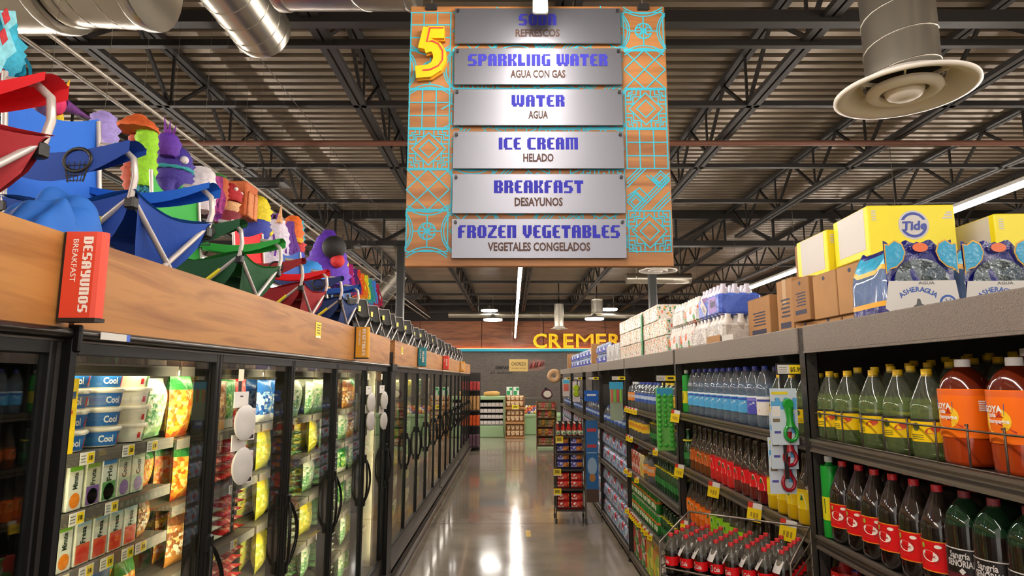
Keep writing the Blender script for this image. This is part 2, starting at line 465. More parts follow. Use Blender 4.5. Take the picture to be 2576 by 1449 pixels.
# spiral ducts
def duct(p, q, r, label, seam=.17, caps=True, name='spiral_duct'):
    p = Vector(p); q = Vector(q); d = q-p; L = d.length; rot = d.to_track_quat('Z', 'Y').to_matrix()
    mb = MB(); mb.lathe([(r, 0), (r, L)], 32, 0, tuple(p), rot=rot, close=False)
    mb.lathe([(r*.985, L), (r*.985, 0)], 32, 0, tuple(p), rot=rot, close=False)
    o = mb.build(name, STEEL); tag(o, label, 'duct')
    sp = MB(); n = int(L/seam)*20
    sp.tube([p+rot @ Vector((r*cos(2*pi*i/20), r*sin(2*pi*i/20), seam*i/20)) for i in range(n)], .0045, 5)
    sp.build('seam', STEEL, o)
    if caps:
        for s in (0, L): MB().lathe([(r*1.015, -.03), (r*1.03, -.02), (r*1.03, .02), (r*1.015, .03)], 32, 0, tuple(p+rot @ Vector((0, 0, s))), rot=rot).build('end_collar', STEEL, o)
    for f in (.15, .85):
        a = p+d*f; mb = MB(); mb.box(a.x-.012, a.x+.012, a.y-.001, a.y+.001, a.z, DECK+.01)
        mb.build('hanger_strap', M('8f897d', .4, .7), o)
    return o
duct((-1.6, -.6, 4.0), (-1.6, 3.72, 4.0), .18, 'short round spiral duct ending above the freezers')
duct((-6.2, 2.9, 3.9), (-2.3, 2.9, 3.88), .34, 'wide shiny duct across the top left corner of the ceiling', .6)
duct((-2.22, 2.9, 3.86), (-1.84, 2.9, 3.84), .29, 'short shiny duct elbow beside the wide duct at the top', .14)
duct((-1.15, 2.85, 3.86), (-.5, 2.85, 3.86), .24, 'short shiny duct piece left of the hanging sign', .5)
duct((2.6, 14, 4.03), (4.0, 14, 4.03), .12, 'horizontal duct with square end behind the ring diffuser', .4)
duct((-2.2, 22, 4.02), (4.6, 22, 4.0), .11, 'long thin horizontal duct before the back wall', .5)
duct((2.72, 20, 4.3), (2.72, 20, 3.86), .19, 'short vertical duct drop above the back duct')
duct((-2.72, 12.6, 3.33), (-2.3, 12.6, 3.9), .17, 'slanting duct beside the black column behind the chairs')
def diffuser(x, y, z, R, dz, r, label, dl):
    t = empty('ceiling_diffuser', (x, y, z), 0, label, 'diffuser')
    W = M('d9d0c6', .45)
    mb = MB(); k = R/.355
    mb.lathe([(.355*k, .012), (.357*k, .0), (.33*k, -.004), (.29*k, .012), (.27*k, .03), (.215*k, .075), (.205*k, .085), (.2*k, .06)], 48, close=False); mb.build('outer_cone', W, t)
    mb = MB(); mb.lathe([(.185*k, .03), (.19*k, .012), (.18*k, .0), (.15*k, -.012), (.125*k, .0), (.12*k, .02)], 40, close=False); mb.build('middle_cone', W, t)
    mb = MB(); mb.lathe([(.001, -.03), (.06*k, -.028), (.085*k, -.015), (.095*k, .0), (.1*k, .016)], 32, close=False); mb.build('inner_cone', W, t)
    for a in range(6):
        MB().bar((.06*k*cos(a*pi/3), .06*k*sin(a*pi/3), .035), (.24*k*cos(a*pi/3), .24*k*sin(a*pi/3), .05), .008, .02).build('spoke', W, t)
    mb = MB(); mb.lathe([(r*.99, .07), (r*.99, .09)], 24); mb.build('damper', M('1d1b19', .6), t)
    duct((x, y, z+.075), (x, y, z+dz), r, dl, .16, False)
diffuser(1.95, 2.95, 3.2, .315, 1.2, .165, 'large round white ceiling diffuser on a thick duct at upper right', 'thick vertical spiral duct above the large round diffuser')
diffuser(2.64, 11.2, 3.72, .34, .55, .15, 'round white ceiling diffuser in front of the black column', 'short duct above the diffuser by the black column')
diffuser(1.5, 20, 3.36, .27, .8, .15, 'small white diffuser on a drop duct above the yellow letters', 'drop duct with small diffuser above the yellow wall letters')
for k, (x, z, r) in enumerate(((-2.88, 3.92, .014), (-3.02, 4.02, .012), (-2.98, 3.86, .012), (-3.1, 3.94, .016))):
    tag(MB().tube([(x, 3.33, z), (x, 22, z)], r, 8).build('conduit', M(('c9bfb0', '4a423a', '8b8072', '2e2925')[k], .35, .4)), ('pale grey conduit running along the ceiling above the pinatas', 'dark upper conduit beside the pale ceiling conduit', 'grey lower conduit beside the pale ceiling conduit', 'black outermost conduit of the ceiling conduit run')[k], 'conduit', 'conduits over the freezers')
for k in range(5):
    y = 3.7+k*3.6
    mb = MB(); mb.box(-3.2, -2.8, y-.02, y+.02, 4.06, 4.09); mb.bar((-3.0, y, 4.07), (-3.0, y, 4.33), .015)
    mb.box(-3.3, -2.7, y-.12, y+.12, 4.1, 4.16)
    tag(mb.build('conduit_bracket', BLK2), ORD[k]+' black bracket from the camera carrying the ceiling conduits', 'bracket', 'conduit brackets')

# ================================================================== HANGING AISLE SIGN
SY = 2.6; BX0, BX1, BZ0, BZ1 = -.452, .681, 2.266, 3.448
sg = empty('aisle_sign', (0, SY, 2.266), 0, 'large wooden aisle 5 sign with six silver plates hanging over the aisle', 'sign')
P0 = Vector((0, -SY, -2.266))
def at(mb): return mb.xf(Matrix.Translation(P0))
SW = wood('a8703c', '7c4b24', 'x', .5, .55)
at(MB().cbox(BX0, BX1, SY, SY+.03, BZ0, BZ1, .003)).build('board', SW, sg)
pt = MB(); U = (1, 0, 0); V = (0, 0, 1); LW = .0055
QN = [0]
def seg(T, pts, closed=False):
    QN[0] += 1; dp = SY-.0008-(QN[0] % 60)*1.6e-5
    ox, oz, s = T
    out = []
    for a, b in pts: out.append((ox+a*s, oz+b*s))
    if any(p[0] < BX0-.001 or p[0] > BX1+.001 or p[1] < BZ0-.001 or p[1] > BZ1+.001 for p in out):
        out2 = [(min(BX1, max(BX0, p[0])), min(BZ1, max(BZ0, p[1]))) for p in out]
        if closed: out2.append(out2[0]); closed = False
        cur = []
        for i in range(len(out2)-1):
            a, b = out2[i], out2[i+1]
            if (Vector(a)-Vector(b)).length > 1e-4 and a == out[i] or b == out[(i+1) % len(out)]:
                if (Vector(a)-Vector(b)).length > 1e-4: pt.ribbon([a, b], LW, (0, dp, 0), U, V)
        return
    pt.ribbon(out, LW, (0, dp, 0), U, V, 0, closed)
def arc(cx, cy, r, a, b, n=12): return [(cx+r*cos(radians(a+(b-a)*i/n)), cy+r*sin(radians(a+(b-a)*i/n))) for i in range(n+1)]
def t_flower(T):
    seg(T, [(.02, .02), (.98, .02), (.98, .98), (.02, .98)], True)
    for q in (0, .07):
        seg(T, arc(-.45-q, .5, .62+q*.2, -48, 48)); seg(T, arc(1.45+q, .5, .62+q*.2, 132, 228))
        seg(T, arc(.5, -.62-q, .74, 50, 130)); seg(T, arc(.5, 1.62+q, .74, 230, 310))
    for k in range(4): seg(T, arc(.5+.11*cos(k*pi/2), .5+.11*sin(k*pi/2), .09, 0, 330))
    seg(T, [(.5, .12), (.5, .88)]); seg(T, [(.18, .5), (.82, .5)]); seg(T, arc(.5, .5, .2, 0, 345, 18))
def t_diamond(T):
    seg(T, [(.02, .02), (.98, .02)]); seg(T, [(.02, .98), (.98, .98)])
    seg(T, [(0, 0), (1, 1)]); seg(T, [(0, 1), (1, 0)])
    seg(T, [(0, .5), (.5, 1)]); seg(T, [(.5, 0), (1, .5)]); seg(T, [(0, .5), (.5, 0)]); seg(T, [(.5, 1), (1, .5)])
def t_step(T):
    for q in (0, .1, .2):
        for sx, sy in ((0, 0), (1, 0), (0, 1), (1, 1)):
            f = lambda a, b: (abs(sx-a), abs(sy-b))
            seg(T, [f(.38-q, 0), f(.38-q, .2-q*.5), f(.2-q*.5, .2-q*.5), f(.2-q*.5, .38-q), f(0, .38-q)])
    seg(T, [(.5, .1), (.9, .5), (.5, .9), (.1, .5)], True); seg(T, [(.5, .28), (.72, .5), (.5, .72), (.28, .5)], True)
    seg(T, [(.02, .02), (.98, .02), (.98, .98), (.02, .98)], True)
def t_grid(T):
    for k in (.02, .33, .66, .98): seg(T, [(k, 0), (k, 1)]); seg(T, [(0, k), (1, k)])
def t_cube(T):
    for cx in (0, .5, 1):
        for cy in (.25, .75):
            y = cy+(.25 if cx == .5 else 0)-.12
            for a in (90, 210, 330): seg(T, [(cx, y), (cx+.28*cos(radians(a)), y+.28*sin(radians(a)))])
    for x in (.25, .75): seg(T, [(x, 0), (x, 1)])
    seg(T, [(0, .5), (.5, .75), (1, .5)]); seg(T, [(0, .5), (.5, .25), (1, .5)]); seg(T, [(0, 1), (.5, .75), (1, 1)]); seg(T, [(0, 0), (.5, .25), (1, 0)])
def t_weave(T):
    for q in (0, .09, .18):
        seg(T, [(0, .55+q), (.45-q, 1)]); seg(T, [(.1+q, 0), (1, .9-q)]); seg(T, [(.55+q, 0), (1, .45-q)])
    for q in (0, .09): seg(T, [(.0, .25+q), (.2+q, .45+q), (.45+q, .2+q)]); seg(T, [(.55-q, .85), (.75, .65-q), (1, .9-q)])
    for cx, cy in ((.2, .2), (.8, .75)): seg(T, [(cx-.12, cy), (cx, cy-.12), (cx+.12, cy), (cx, cy+.12)], True); seg(T, [(cx-.2, cy), (cx, cy-.2), (cx+.2, cy), (cx, cy+.2)], True)
TS = .1888; colL = [t_flower, t_grid, t_step, t_diamond, t_flower, t_cube, t_weave]; colR = [t_flower, t_diamond, t_step, t_grid, t_weave, t_step, t_weave]
mid = [t_step, t_weave, t_diamond, t_cube, t_flower]
for c in range(6):
    for r in range(7):
        T = (BX0+c*TS, BZ1-.03-(r+1)*.182, TS*.97)
        if c == 0: fn = colL[r-1] if r else t_grid
        elif c == 5: fn = colR[r]
        else: fn = mid[(c*2+r*3) % 5]
        if T[1] > BZ0-.12: fn(T)
at(pt).build('painted_pattern', M('2ba3b8', .55), sg)
PLT = [('SODA', 'REFRESCOS', 27, 115, .165, .195), ('SPARKLING WATER', 'AGUA CON GAS', 127, 218, .61, .24), ('WATER', 'AGUA', 229, 320, .23, .085), ('ICE CREAM', 'HELADO', 335, 428, .34, .13), ('BREAKFAST', 'DESAYUNOS', 441, 540, .38, .204), ('FROZEN VEGETABLES', 'VEGETALES CONGELADOS', 553, 652, .68, .43)]
def plate_mat():
    m, nt, n, l, b = new_mat('brushed_aluminium')
    b.inputs['Base Color'].default_value = lin('82828b'); b.inputs['Metallic'].default_value = .85; b.inputs['Roughness'].default_value = .36
    tc = n.new('ShaderNodeTexCoord'); mp = n.new('ShaderNodeMapping'); mp.inputs['Scale'].default_value = (3, 1, 160)
    nz = n.new('ShaderNodeTexNoise'); nz.inputs['Scale'].default_value = 3; l.new(tc.outputs['Object'], mp.inputs[0]); l.new(mp.outputs[0], nz.inputs['Vector'])
    bp = n.new('ShaderNodeBump'); bp.inputs['Strength'].default_value = .06; l.new(nz.outputs['Fac'], bp.inputs['Height']); l.new(bp.outputs[0], b.inputs['Normal'])
    return m
PM = plate_mat(); NAVY = M('34339a', .6, spec=.12); BRN = M('55423c', .6, spec=.12)
def zpix(py):
    v = (724.5-py)/1580; t = math.atan(227.5/1580); return 1.8+SY*(sin(t)+cos(t)*v)/(cos(t)-sin(t)*v)
for i, (a, b_, pa, pb, wa, wb) in enumerate(PLT):
    zt, zb = zpix(pa), zpix(pb); H = zt-zb
    p = at(MB().cbox(-.253, .48, SY-.02, SY-.012, zb, zt, .0015)).build('plate', PM, sg)
    tag(p, 'brushed silver plate reading %s' % a.title())
    mb = MB(); blk(mb, a, H*.32, wa, (.113, SY-.0215, zb+H*.51), U, V); at(mb).build('heading_lettering', NAVY, p)
    mb = MB(); txt(mb, b_, H*.21, (.113, SY-.0215, zb+H*.19), U, V, width=wb, off=.035); at(mb).build('subtitle_lettering', BRN, p)
    mb = MB()
    for sx in (-.238, .465):
        mb.lathe([(.007, -.006), (.007, .006)], 10, 0, (sx, SY-.024, zt-.016), rot=Matrix.Rotation(pi/2, 3, 'X'))
        mb.box(sx-.003, sx+.003, SY-.012, SY, zt-.02, zt-.012)
    at(mb).build('fixing_bolt', M('3c3a3a', .4, .6), p)
def five_shape(wd, dx, dz, y, d):
    mb = MB(); q = [(-.298, 3.303), (-.368, 3.303)], [(-.366, 3.325), (-.388, 3.226)], [(-.385, 3.232), (-.352, 3.243), (-.332, 3.232), (-.317, 3.208), (-.316, 3.176), (-.33, 3.145), (-.36, 3.124), (-.419, 3.118)]
    for k, P in enumerate(q): mb.ribbon([(p[0]+dx, p[1]+dz) for p in P], wd*(.85 if k == 1 else 1), (0, y+.0006*k, 0), U, V, 0, False, (0, d, 0))
    return at(mb)
n5 = five_shape(.055, 0, 0, SY-.035, .016).build('numeral', M('eab414', .4), sg)
five_shape(.057, .003, -.005, SY-.019, .017).build('numeral_edge', M('c9820e', .45), n5)
at(MB().ribbon([(-.3, 3.322), (-.36, 3.322), (-.372, 3.256), (-.35, 3.262), (-.322, 3.248), (-.302, 3.214), (-.303, 3.172), (-.32, 3.146), (-.355, 3.128), (-.39, 3.124)], .006, (0, SY-.037, 0), U, V)).build('inline_stripe', M('c22f35', .5), n5)
for x in (-.36, .585):
    c = at(MB().cbox(x-.026, x+.026, SY-.012, SY+.042, 3.425, 3.456, .004)).build('hanging_clamp', M('1d1a18', .5), sg)
    at(MB().tube([(x, SY+.01, 3.456), (x, SY+.01, 4.3)], .003, 6)).build('wire', M('77706a', .4, .7), c)
# ================================================================== FREEZER CASES (left)
GX = -1.05; DW = .768
def door_glass():
    m, nt, n, l, b = new_mat('door_glass'); n.remove(b)
    t = n.new('ShaderNodeBsdfTransparent'); t.inputs[0].default_value = (.93, .94, .92, 1)
    g = n.new('ShaderNodeBsdfGlossy'); g.inputs['Roughness'].default_value = .015
    f = fres(n, l, 1.85)
    mx = n.new('ShaderNodeMixShader'); l.new(f.outputs[0], mx.inputs[0]); l.new(t.outputs[0], mx.inputs[1]); l.new(g.outputs[0], mx.inputs[2])
    l.new(mx.outputs[0], n['Material Output'].inputs[0])
    return m
GLS = door_glass()
FBLK = M('0b0a09', .4, 0, spec=.25); FIN = M('aaa594', .5); FDARK = M('1b1917', .6)
RAIL = M('3d3833', .3, .8); OAK = wood('ad763c', '8a5526', 'y', .5, .9)
LEV0 = [.36, .60, .84, 1.06, 1.285, 1.44, 1.597, 1.842]
LEVX = [.36, .62, .87, 1.12, 1.355, 1.585, 1.842]
def make_door():
    mb = MB(); f = .022
    for a, b_, c, d in ((.003, f, .33, 1.89), (DW-f, DW-.003, .33, 1.89)): mb.cbox(GX-.024, GX+.003, a, b_, c, d, .003)
    mb.cbox(GX-.024, GX+.003, f, DW-f, 1.855, 1.89, .003); mb.cbox(GX-.024, GX+.003, f, DW-f, .33, .365, .003)
    d = mb.build('door', FBLK)
    MB().box(GX-.016, GX-.012, f, DW-f, .365, 1.855).build('glass_pane', GLS, d)
    hb = MB(); y0 = DW-.012
    for s in (-1, 1):
        hb.tube([(GX+.012+.03*sin(pi*i/14)**.6, y0+s*.05*sin(pi*i/14), .945+.295*i/14) for i in range(15)], .0075, 7)
    for z in (.945, 1.24): hb.cbox(GX-.002, GX+.022, y0-.017, y0+.017, z-.03, z+.03, .006)
    hb.build('door_handle', FBLK, d)
    return d
DOOR = make_door(); DUSED = []
def case(y0, n, lit, label):
    L = n*DW
    t = empty('freezer_case', (0, y0, 0), 0, label, 'freezer', 'glass door freezer cases')
    mb = MB(); D = -1.95
    mb.box(D, D+.05, 0, L, .05, 2.03); mb.box(D, GX-.035, 0, L, 1.93, 2.03); mb.box(D, GX-.035, 0, L, .05, .3)
    mb.box(D, GX, -.015, 0, .05, 2.03); mb.box(D, GX, L, L+.015, .05, 2.03); mb.box(D, GX, 0, L, 1.89, 1.925)
    mb.build('cabinet_shell', M('2b2725', .5), t)
    lm = FIN if lit else FDARK  # unlit case: its darkness is painted into the lining and shelves
    mb = MB(); mb.box(D+.05, D+.055, 0, L, .3, 1.93); mb.box(D+.05, GX-.1, .001, .006, .3, 1.93); mb.box(D+.05, GX-.1, L-.006, L-.001, .3, 1.93); mb.box(D+.05, GX-.1, 0, L, 1.92, 1.928)
    mb.build('interior_lining', lm, t)
    MB().box(GX-.03, GX+.012, -.014, L+.014, 1.918, 2.135).build('header_panel', OAK, t)
    mb = MB(); mb.tube([(GX+.014, -.014, 1.905), (GX+.014, L+.014, 1.905)], .013, 8); mb.box(GX-.02, GX+.006, -.014, L+.014, 1.885, 1.917)
    mb.build('top_rail', RAIL, t)
    mb = MB(); mb.box(GX-.01, GX-.002, 0, L, .05, .33); 
    mb.build('kick_plate', M('2a2622', .35, .4), t)
    mb = MB(); mb.cbox(GX, GX+.06, -.014, L+.014, .09, .135, .008); mb.box(GX-.002, GX+.03, -.014, L+.014, .2, .225); mb.box(GX-.002, GX+.02, -.014, L+.014, 0, .05)
    mb.build('bumper_rail', M('6b625a', .3, .7), t)
    for k in range(n):
        for z in (LEV0 if lit and k == 0 and y0 < 2 else LEVX):
            mb = MB(); mb.box(-1.85, -1.195, k*DW+.012, k*DW+DW-.012, z-.012, z-.002); mb.box(-1.195, -1.187, k*DW+.012, k*DW+DW-.012, z-.035, z)
            mb.build('shelf', M('67625a', .45, .2) if lit else FDARK, t)
    for k in range(n+1):
        y = min(L-.02, max(.02, k*DW))
        mb = MB(); mb.box(-1.1, -1.082, y-.02, y+.02, .33, 1.9); mb.box(-1.125, -1.1, y-.02, y-.017, .33, 1.9); mb.build('mullion', FBLK, t)
        if lit:
            MB().box(-1.115, -1.1005, y-.0165, y+.0165, .38, 1.86).build('light_strip', EM('fff0c4', CASE_E), t)
            if k < n: MB().box(-1.212, -1.196, k*DW+.03, k*DW+DW-.03, 1.811, 1.827).build('light_strip', EM('fff0c4', CASE_E*.45), t)  # extra lamp added behind the top shelf lip to brighten the goods
    for k in range(n):
        if not DUSED: d = DOOR; DUSED.append(1); KIDS[d.name] = [(c, []) for c in d.children]; d.location = (0, k*DW, 0)
        else: d = dup(DOOR, (0, k*DW, 0))
        d.parent = t
        for c in d.children: pass
    return t
case(-.85, 3, False, 'unlit glass door freezer nearest the camera with soda bottles mirrored in its doors')
case(1.5, 5, True, 'lit glass door freezer filled with tubs, cartons and frozen bags')
case(5.6, 5, True, 'second lit freezer past the thick black post, with five oval handles')
case(9.52, 4, True, 'third lit freezer whose header carries the red flag sign')
case(12.67, 4, True, 'farthest freezer at the aisle end by the orange flag sign')
for y0, y1 in ((1.4695, 1.4845), (5.36, 5.58)):
    mb = MB(); mb.cbox(GX-.1, GX+.03, y0, y1, 0, 1.9, .008); mb.cbox(GX-.02, GX+.04, y0+.001, y1-.001, 1.86, 1.925, .004)
    tag(mb.build('freezer_joint_post', FBLK), 'black post joining the %s freezers' % ('two nearest' if y0 < 2 else 'first lit and second lit'), 'post')
def flag(y, col, big, small, label, hw=None):
    t = empty('flag_sign', (GX, y, 1.93), 0, label, 'sign', 'flag signs on the freezer header')
    MB().cbox(.013, .022, -.014, .014, -.002, .207, .002).build('bracket', M('17120f', .5), t)
    mb = MB(); H = .2; n = 5
    pts = [(.022, -.017), (.092, -.017)]+[(.092+.017*sin(pi*i/n), -.017*cos(pi*i/n)) for i in range(1, n)]+[(.092, .017), (.022, .017)]
    mb.prism(pts, (0, 0, .006), (1, 0, 0), (0, 1, 0), (0, 0, H)); mb.build('face', M(col, .45), t)
    MB().box(.02, .105, -.018, .018, -.003, .006).build('base_strip', M('1b1512', .5), t)
    mb = MB(); tw = .022
    # letters read downwards
    blk(mb, big, tw, hw or min(.185, .0195*len(big)), (.064, -.0182, .106), (0, 0, -1), (1, 0, 0), 0) if all(c in BL for c in big) else None
    txt(mb, small, .013, (.04, -.0182, .108+.03), (0, 0, -1), (1, 0, 0), 0, width=min(.1, .0115*len(small)), off=.01)
    mb.build('lettering', M('efe6dc', .5), t)
flag(1.435, 'd8432b', 'DESAYUNOS', 'BREAKFAST', 'red flag sign reading desayunos on the freezer header')
flag(4.16, 'd99a1c', 'VEGETALES', 'VEGETABLES', 'yellow flag sign on the freezer header')
flag(6.95, '1c7f8c', 'HELADO', 'ICE CREAM', 'teal flag sign on the freezer header')
flag(9.45, 'd63c2c', 'PIZZA', 'PIZZA', 'second red flag sign, small, farther along the header')
flag(12.6, 'dd9a2a', 'HELADO', 'ICE CREAM', 'orange flag sign near the far end of the header')
for y, z, h, lb in ((3.36, 2.055, .085, 'yellow paper notice stuck at the upper edge of the freezer header'), (5.95, 2.06, .07, 'small yellow notice on the header past the yellow flag')):
    mb = MB(); mb.box(GX+.0125, GX+.0145, y-.045, y+.045, z-h/2, z+h/2, 0); mb.box(GX+.0145, GX+.015, y-.04, y+.04, z-h/2+.002, z-h/2+.012, 1)
    for k in range(4): mb.box(GX+.0146, GX+.0152, y-.03+.006*(k % 2), y+.03, z+.025-k*.014, z+.03-k*.014, 2)
    tag(mb.build('price_notice', [M('f2d21a', .5), M('e9e4da', .6), M('5f5216', .6)]), lb, 'notice')
mb = MB(); mb.box(GX+.028, GX+.03, 1.56, 1.68, 1.896, 1.914, 0); mb.box(GX+.028, GX+.0305, 1.665, 1.68, 1.896, 1.914, 1)
tag(mb.build('rail_sticker', [M('c9c5bd', .5), M('3a62c0', .5)]), 'pale sticker with blue end on the freezer rail', 'sticker')

# ------------------------------------------------------------------ frozen goods
def bag(name, mats, w_=.19, h=.25, d=.07, split=(.2, .72), seed=0, flat=False):
    """sealed pillow packet standing on its lower seal, print facing +x"""
    rnd = random.Random(seed); mb = MB()
    ph = [rnd.uniform(0, 6) for _ in range(6)]
    def fn(sgn):
        def f(u, v):
            a = 2*u-1; b = 2*v-1
            th = d/2*max(0, 1-abs(a)**3.2)*max(0, 1-abs(b)**3.5)
            th *= 1+.22*sin(5*u+ph[0])*sin(6*v+ph[1])+.12*sin(11*u+ph[2]+4*v)
            w2 = w_*(1-.05*(1-abs(b)**2)+.02*sin(7*v+ph[3]))
            x = sgn*(th+.0015)
            return (x, a*w2/2, v*h) if not flat else (a*w2/2+0, v*h-h/2, x+d/2)
        return f
    mf = lambda u, v: 0 if v > split[1] else (2 if v < split[0] else 1)
    mb.grid(fn(1), 9, 11, 0, True, mf); mb.grid(fn(-1), 9, 11, 0, True, mf)
    return mb.build(name, mats)
BK = {  # film colours of the packet kinds: top, picture, bottom
 'orange': ('orange', [M('2f8a3c', .3, bump=.4), blotch(('f08a1c', 'f6b13a', 'e0661a', 'fbd27a'), 66), blotch(('ee9a2a', 'd9541f', 'f3c14a'), 35)]),
 'red': ('red', [M('c8202a', .25, bump=.5), blotch(('d8262c', 'b0161e', 'e85a3a', 'e9c9a8'), 48), M('c02026', .25, bump=.4)]),
 'green': ('green', [M('1f7a3a', .28, bump=.5), blotch(('2c8f45', '69b04a', 'cfe0b0', '1b6a34', 'a8c85a'), 66), M('e7ead6', .3, bump=.4)]),
 'yellow': ('yellow-green', [M('e2d23a', .28, bump=.5), blotch(('d8cc4a', 'b7bf4a', 'efe6a0', 'e9d84f'), 57), M('c9c83e', .3, bump=.4)]),
 'white': ('pale green', [M('dfe6d2', .28, bump=.5), blotch(('d9e2c9', '8fb58a', 'f0f0e2', '5c9a66', 'b5cfa0'), 74), M('7fae7a', .3, bump=.4)]),
 'blue': ('blue', [M('2d6fc0', .28, bump=.5), blotch(('3479c8', '9cc4e8', 'e8eef2', '1d4f9e'), 57), M('e8e8e4', .3, bump=.4)]),
 'brown': ('brown', [M('7a4a2a', .3, bump=.5), blotch(('b5793f', '8a5428', 'e0b878', 'd9d2b6'), 61), M('c98b3f', .3, bump=.4)]),
 'clear': ('pale clear', [M('e4dfa8', .25, bump=.6), blotch(('efe9c8', 'd9cf8a', 'cfd9b8', 'f7f3e2'), 48), M('e9e2a4', .3, bump=.5)]),
 'teal': ('teal', [M('4fa39a', .28, bump=.5), blotch(('7ab8a8', 'cfe0cf', '3f8f8a', 'a9d0b8'), 35), M('bcd9c8', .3, bump=.4)]),
 'purple': ('purple', [M('5a3a8a', .3, bump=.4), blotch(('6a4a9a', 'c4b4d8', 'd8d4c8'), 44), M('4a3a7a', .3)]),
}
BP = {k: bag('frozen_food_bag', v[1], seed=i) for i, (k, v) in enumerate(BK.items())}
for k, o in BP.items(): tag(o, None, 'frozen food')
BPF = {}
for i, k in enumerate(('red', 'white', 'yellow', 'green')):
    o = bag('frozen_food_packet', BK[k][1], .14, .2, .035, seed=20+i, flat=True); tag(o, None, 'frozen food'); BPF[k] = o
NB = {}
DOORN = {}
def dname(dn): return ORD[dn]+' lit freezer door'
def put_bag(k, y, z, dn, lv, pos, x=-1.25, rz=0, s=1.0):
    place(BP[k], (x, y, z), rz, '%s frozen food bag behind %s, %s shelf up, %s across' % (BK[k][0], dname(dn), ORD[lv], ORD[pos]), 'frozen bags in the freezers', s)
def stack_bags(k, y, z, n, dn, lv, pos, x=-1.29):
    for i in range(n):
        place(BPF[k], (x+random.uniform(-.006, .006), y+random.uniform(-.004, .004), z+.007+i*.037), random.uniform(-.06, .06), '%s packet lying behind %s, %s shelf up, pile %s, %s layer' % (BK[k][0], dname(dn), ORD[lv], ORD[pos], ORD[i]), 'stacked packets in the freezers')
# whipped topping tubs, three columns of four
CRM = M('ece6d2', .4)
def tub(kind):
    t = empty('dessert_tub', (0, 0, 0)); tag(t, None, 'tub')
    mb = MB(); mb.lathe([(.048, 0), (.05, .003), (.0565, .046), (.0565, .05)], 24); mb.build('bowl', CRM, t)
    mb = MB(); mb.lathe([(.06, .046), (.062, .048), (.062, .0555), (.059, .058)], 24); mb.build('lid', M('efe9da', .35), t)
    mb = MB(); n = 26
    def band(a0, a1, z0, z1, e, mi):
        mb.grid(lambda u, v: ((.0505+(z0+(z1-z0)*v)/.046*.0062+e)*cos(a0+(a1-a0)*u), (.0505+(z0+(z1-z0)*v)/.046*.0062+e)*sin(a0+(a1-a0)*u), z0+(z1-z0)*v), 12, 2, mi)
    if kind == 0:
        band(-2.5, .6, .004, .044, .0004, 0); band(-2.4, -1.7, .008, .04, .0008, 1)
        txt(mb, 'Cool', .02, None, None, None, 1, wrap=(.0565, -.5, .015), width=.042, off=.03)
        band(.25, .42, .008, .036, .0008, 2)
    else:
        band(-2.3, -1.6, .01, .036, .0006, 3); band(.1, .3, .004, .044, .0004, 4)
        band(-.35, -.15, .012, .03, .0008, 2)
    mb.build('printed_band', [M('2a6fb8', .4), M('eef0ee', .4), M('cf2a2a', .4), M('8f8c7c', .5), M('3c8a3c', .4)], t)
    return t
TUB = [tub(0), tub(1)]
for c, (y, k) in enumerate(((1.80, 0), (1.95, 0), (2.10, 1))):
    for r in range(4):
        place(TUB[k], (-1.258+random.uniform(-.004, .004), y+random.uniform(-.003, .003), 1.598+r*.0572), random.uniform(-.12, .12), '%s dessert tub, %s column, %s layer from the shelf' % (('blue-labelled', 'cream')[k], ('near', 'middle', 'far')[c], ORD[r]), 'dessert tubs in the freezer')
mb = MB(); mb.box(-1.186, -1.182, 1.672, 1.735, 1.6, 1.8, 0); mb.box(-1.182, -1.1815, 1.68, 1.727, 1.745, 1.765, 1); mb.box(-1.182, -1.1815, 1.688, 1.72, 1.705, 1.715, 2)
tag(mb.build('shelf_talker', [M('f2cf10', .5), M('2f4a7a', .5), M('c9561f', .5)]), 'upright yellow shelf sign beside the blue tubs', 'sign')
put_bag('white', 2.225, 1.6, 0, 6, 0, -1.25, .2, .8); put_bag('orange', 2.38, 1.586, 0, 6, 1, -1.245, .1, .95)
# drink bar cartons
def carton(name, mats, w_, h, d, art):
    mb = MB(); mb.cbox(-d, 0, -w_/2, w_/2, 0, h, .0015, 0)
    mb.box(0, .0006, -w_/2+.004, w_/2-.004, h*.8, h-.004, 1); mb.box(0, .0006, -w_/2+.004, w_/2-.004, .004, h*.42, 2)
    mb.lathe([(.0012, .0008), (w_*.36, .0008)], 18, 3, (0, 0, h*.2), rot=Matrix.Rotation(pi/2, 3, 'Y'))
    txt(mb, art, w_*.33, (.0009, w_*.12, h*.6), (0, 0, 1), (0, -1, 0), 4, width=h*.34, off=.03)
    o = mb.build(name, mats); tag(o, None, 'carton'); return o
KW = M('1e2a1c', .5)
CT = [('citrus', carton('frozen_bar_carton', [M('e8ead9', .4), M('7fbf2e', .4), M('e8ead9', .4), M('f08a1c', .4), KW], .058, .132, .18, 'Minute')),
      ('purple', carton('frozen_bar_carton', [M('cfd0b4', .4), M('8fb04a', .4), M('7a5a9a', .4), M('a98fc0', .4), KW], .062, .132, .18, 'Fruta')),
      ('blue', carton('frozen_bar_carton', [M('dfe2d2', .4), M('4a8fd0', .4), M('5f9a58', .4), M('8fbf7a', .4), KW], .068, .132, .18, 'Frio')),
      ('pale', carton('frozen_bar_carton', [M('cfd2b8', .4), M('9fb58a', .4), M('b8c8a0', .4), M('8a6fa0', .4), KW], .064, .132, .18, 'Coco')),
      ('red', carton('frozen_bar_carton', [M('dfe0cc', .4), M('a8d0d8', .4), M('e0603a', .4), M('d83a2a', .4), KW], .064, .132, .18, 'Fresa'))]
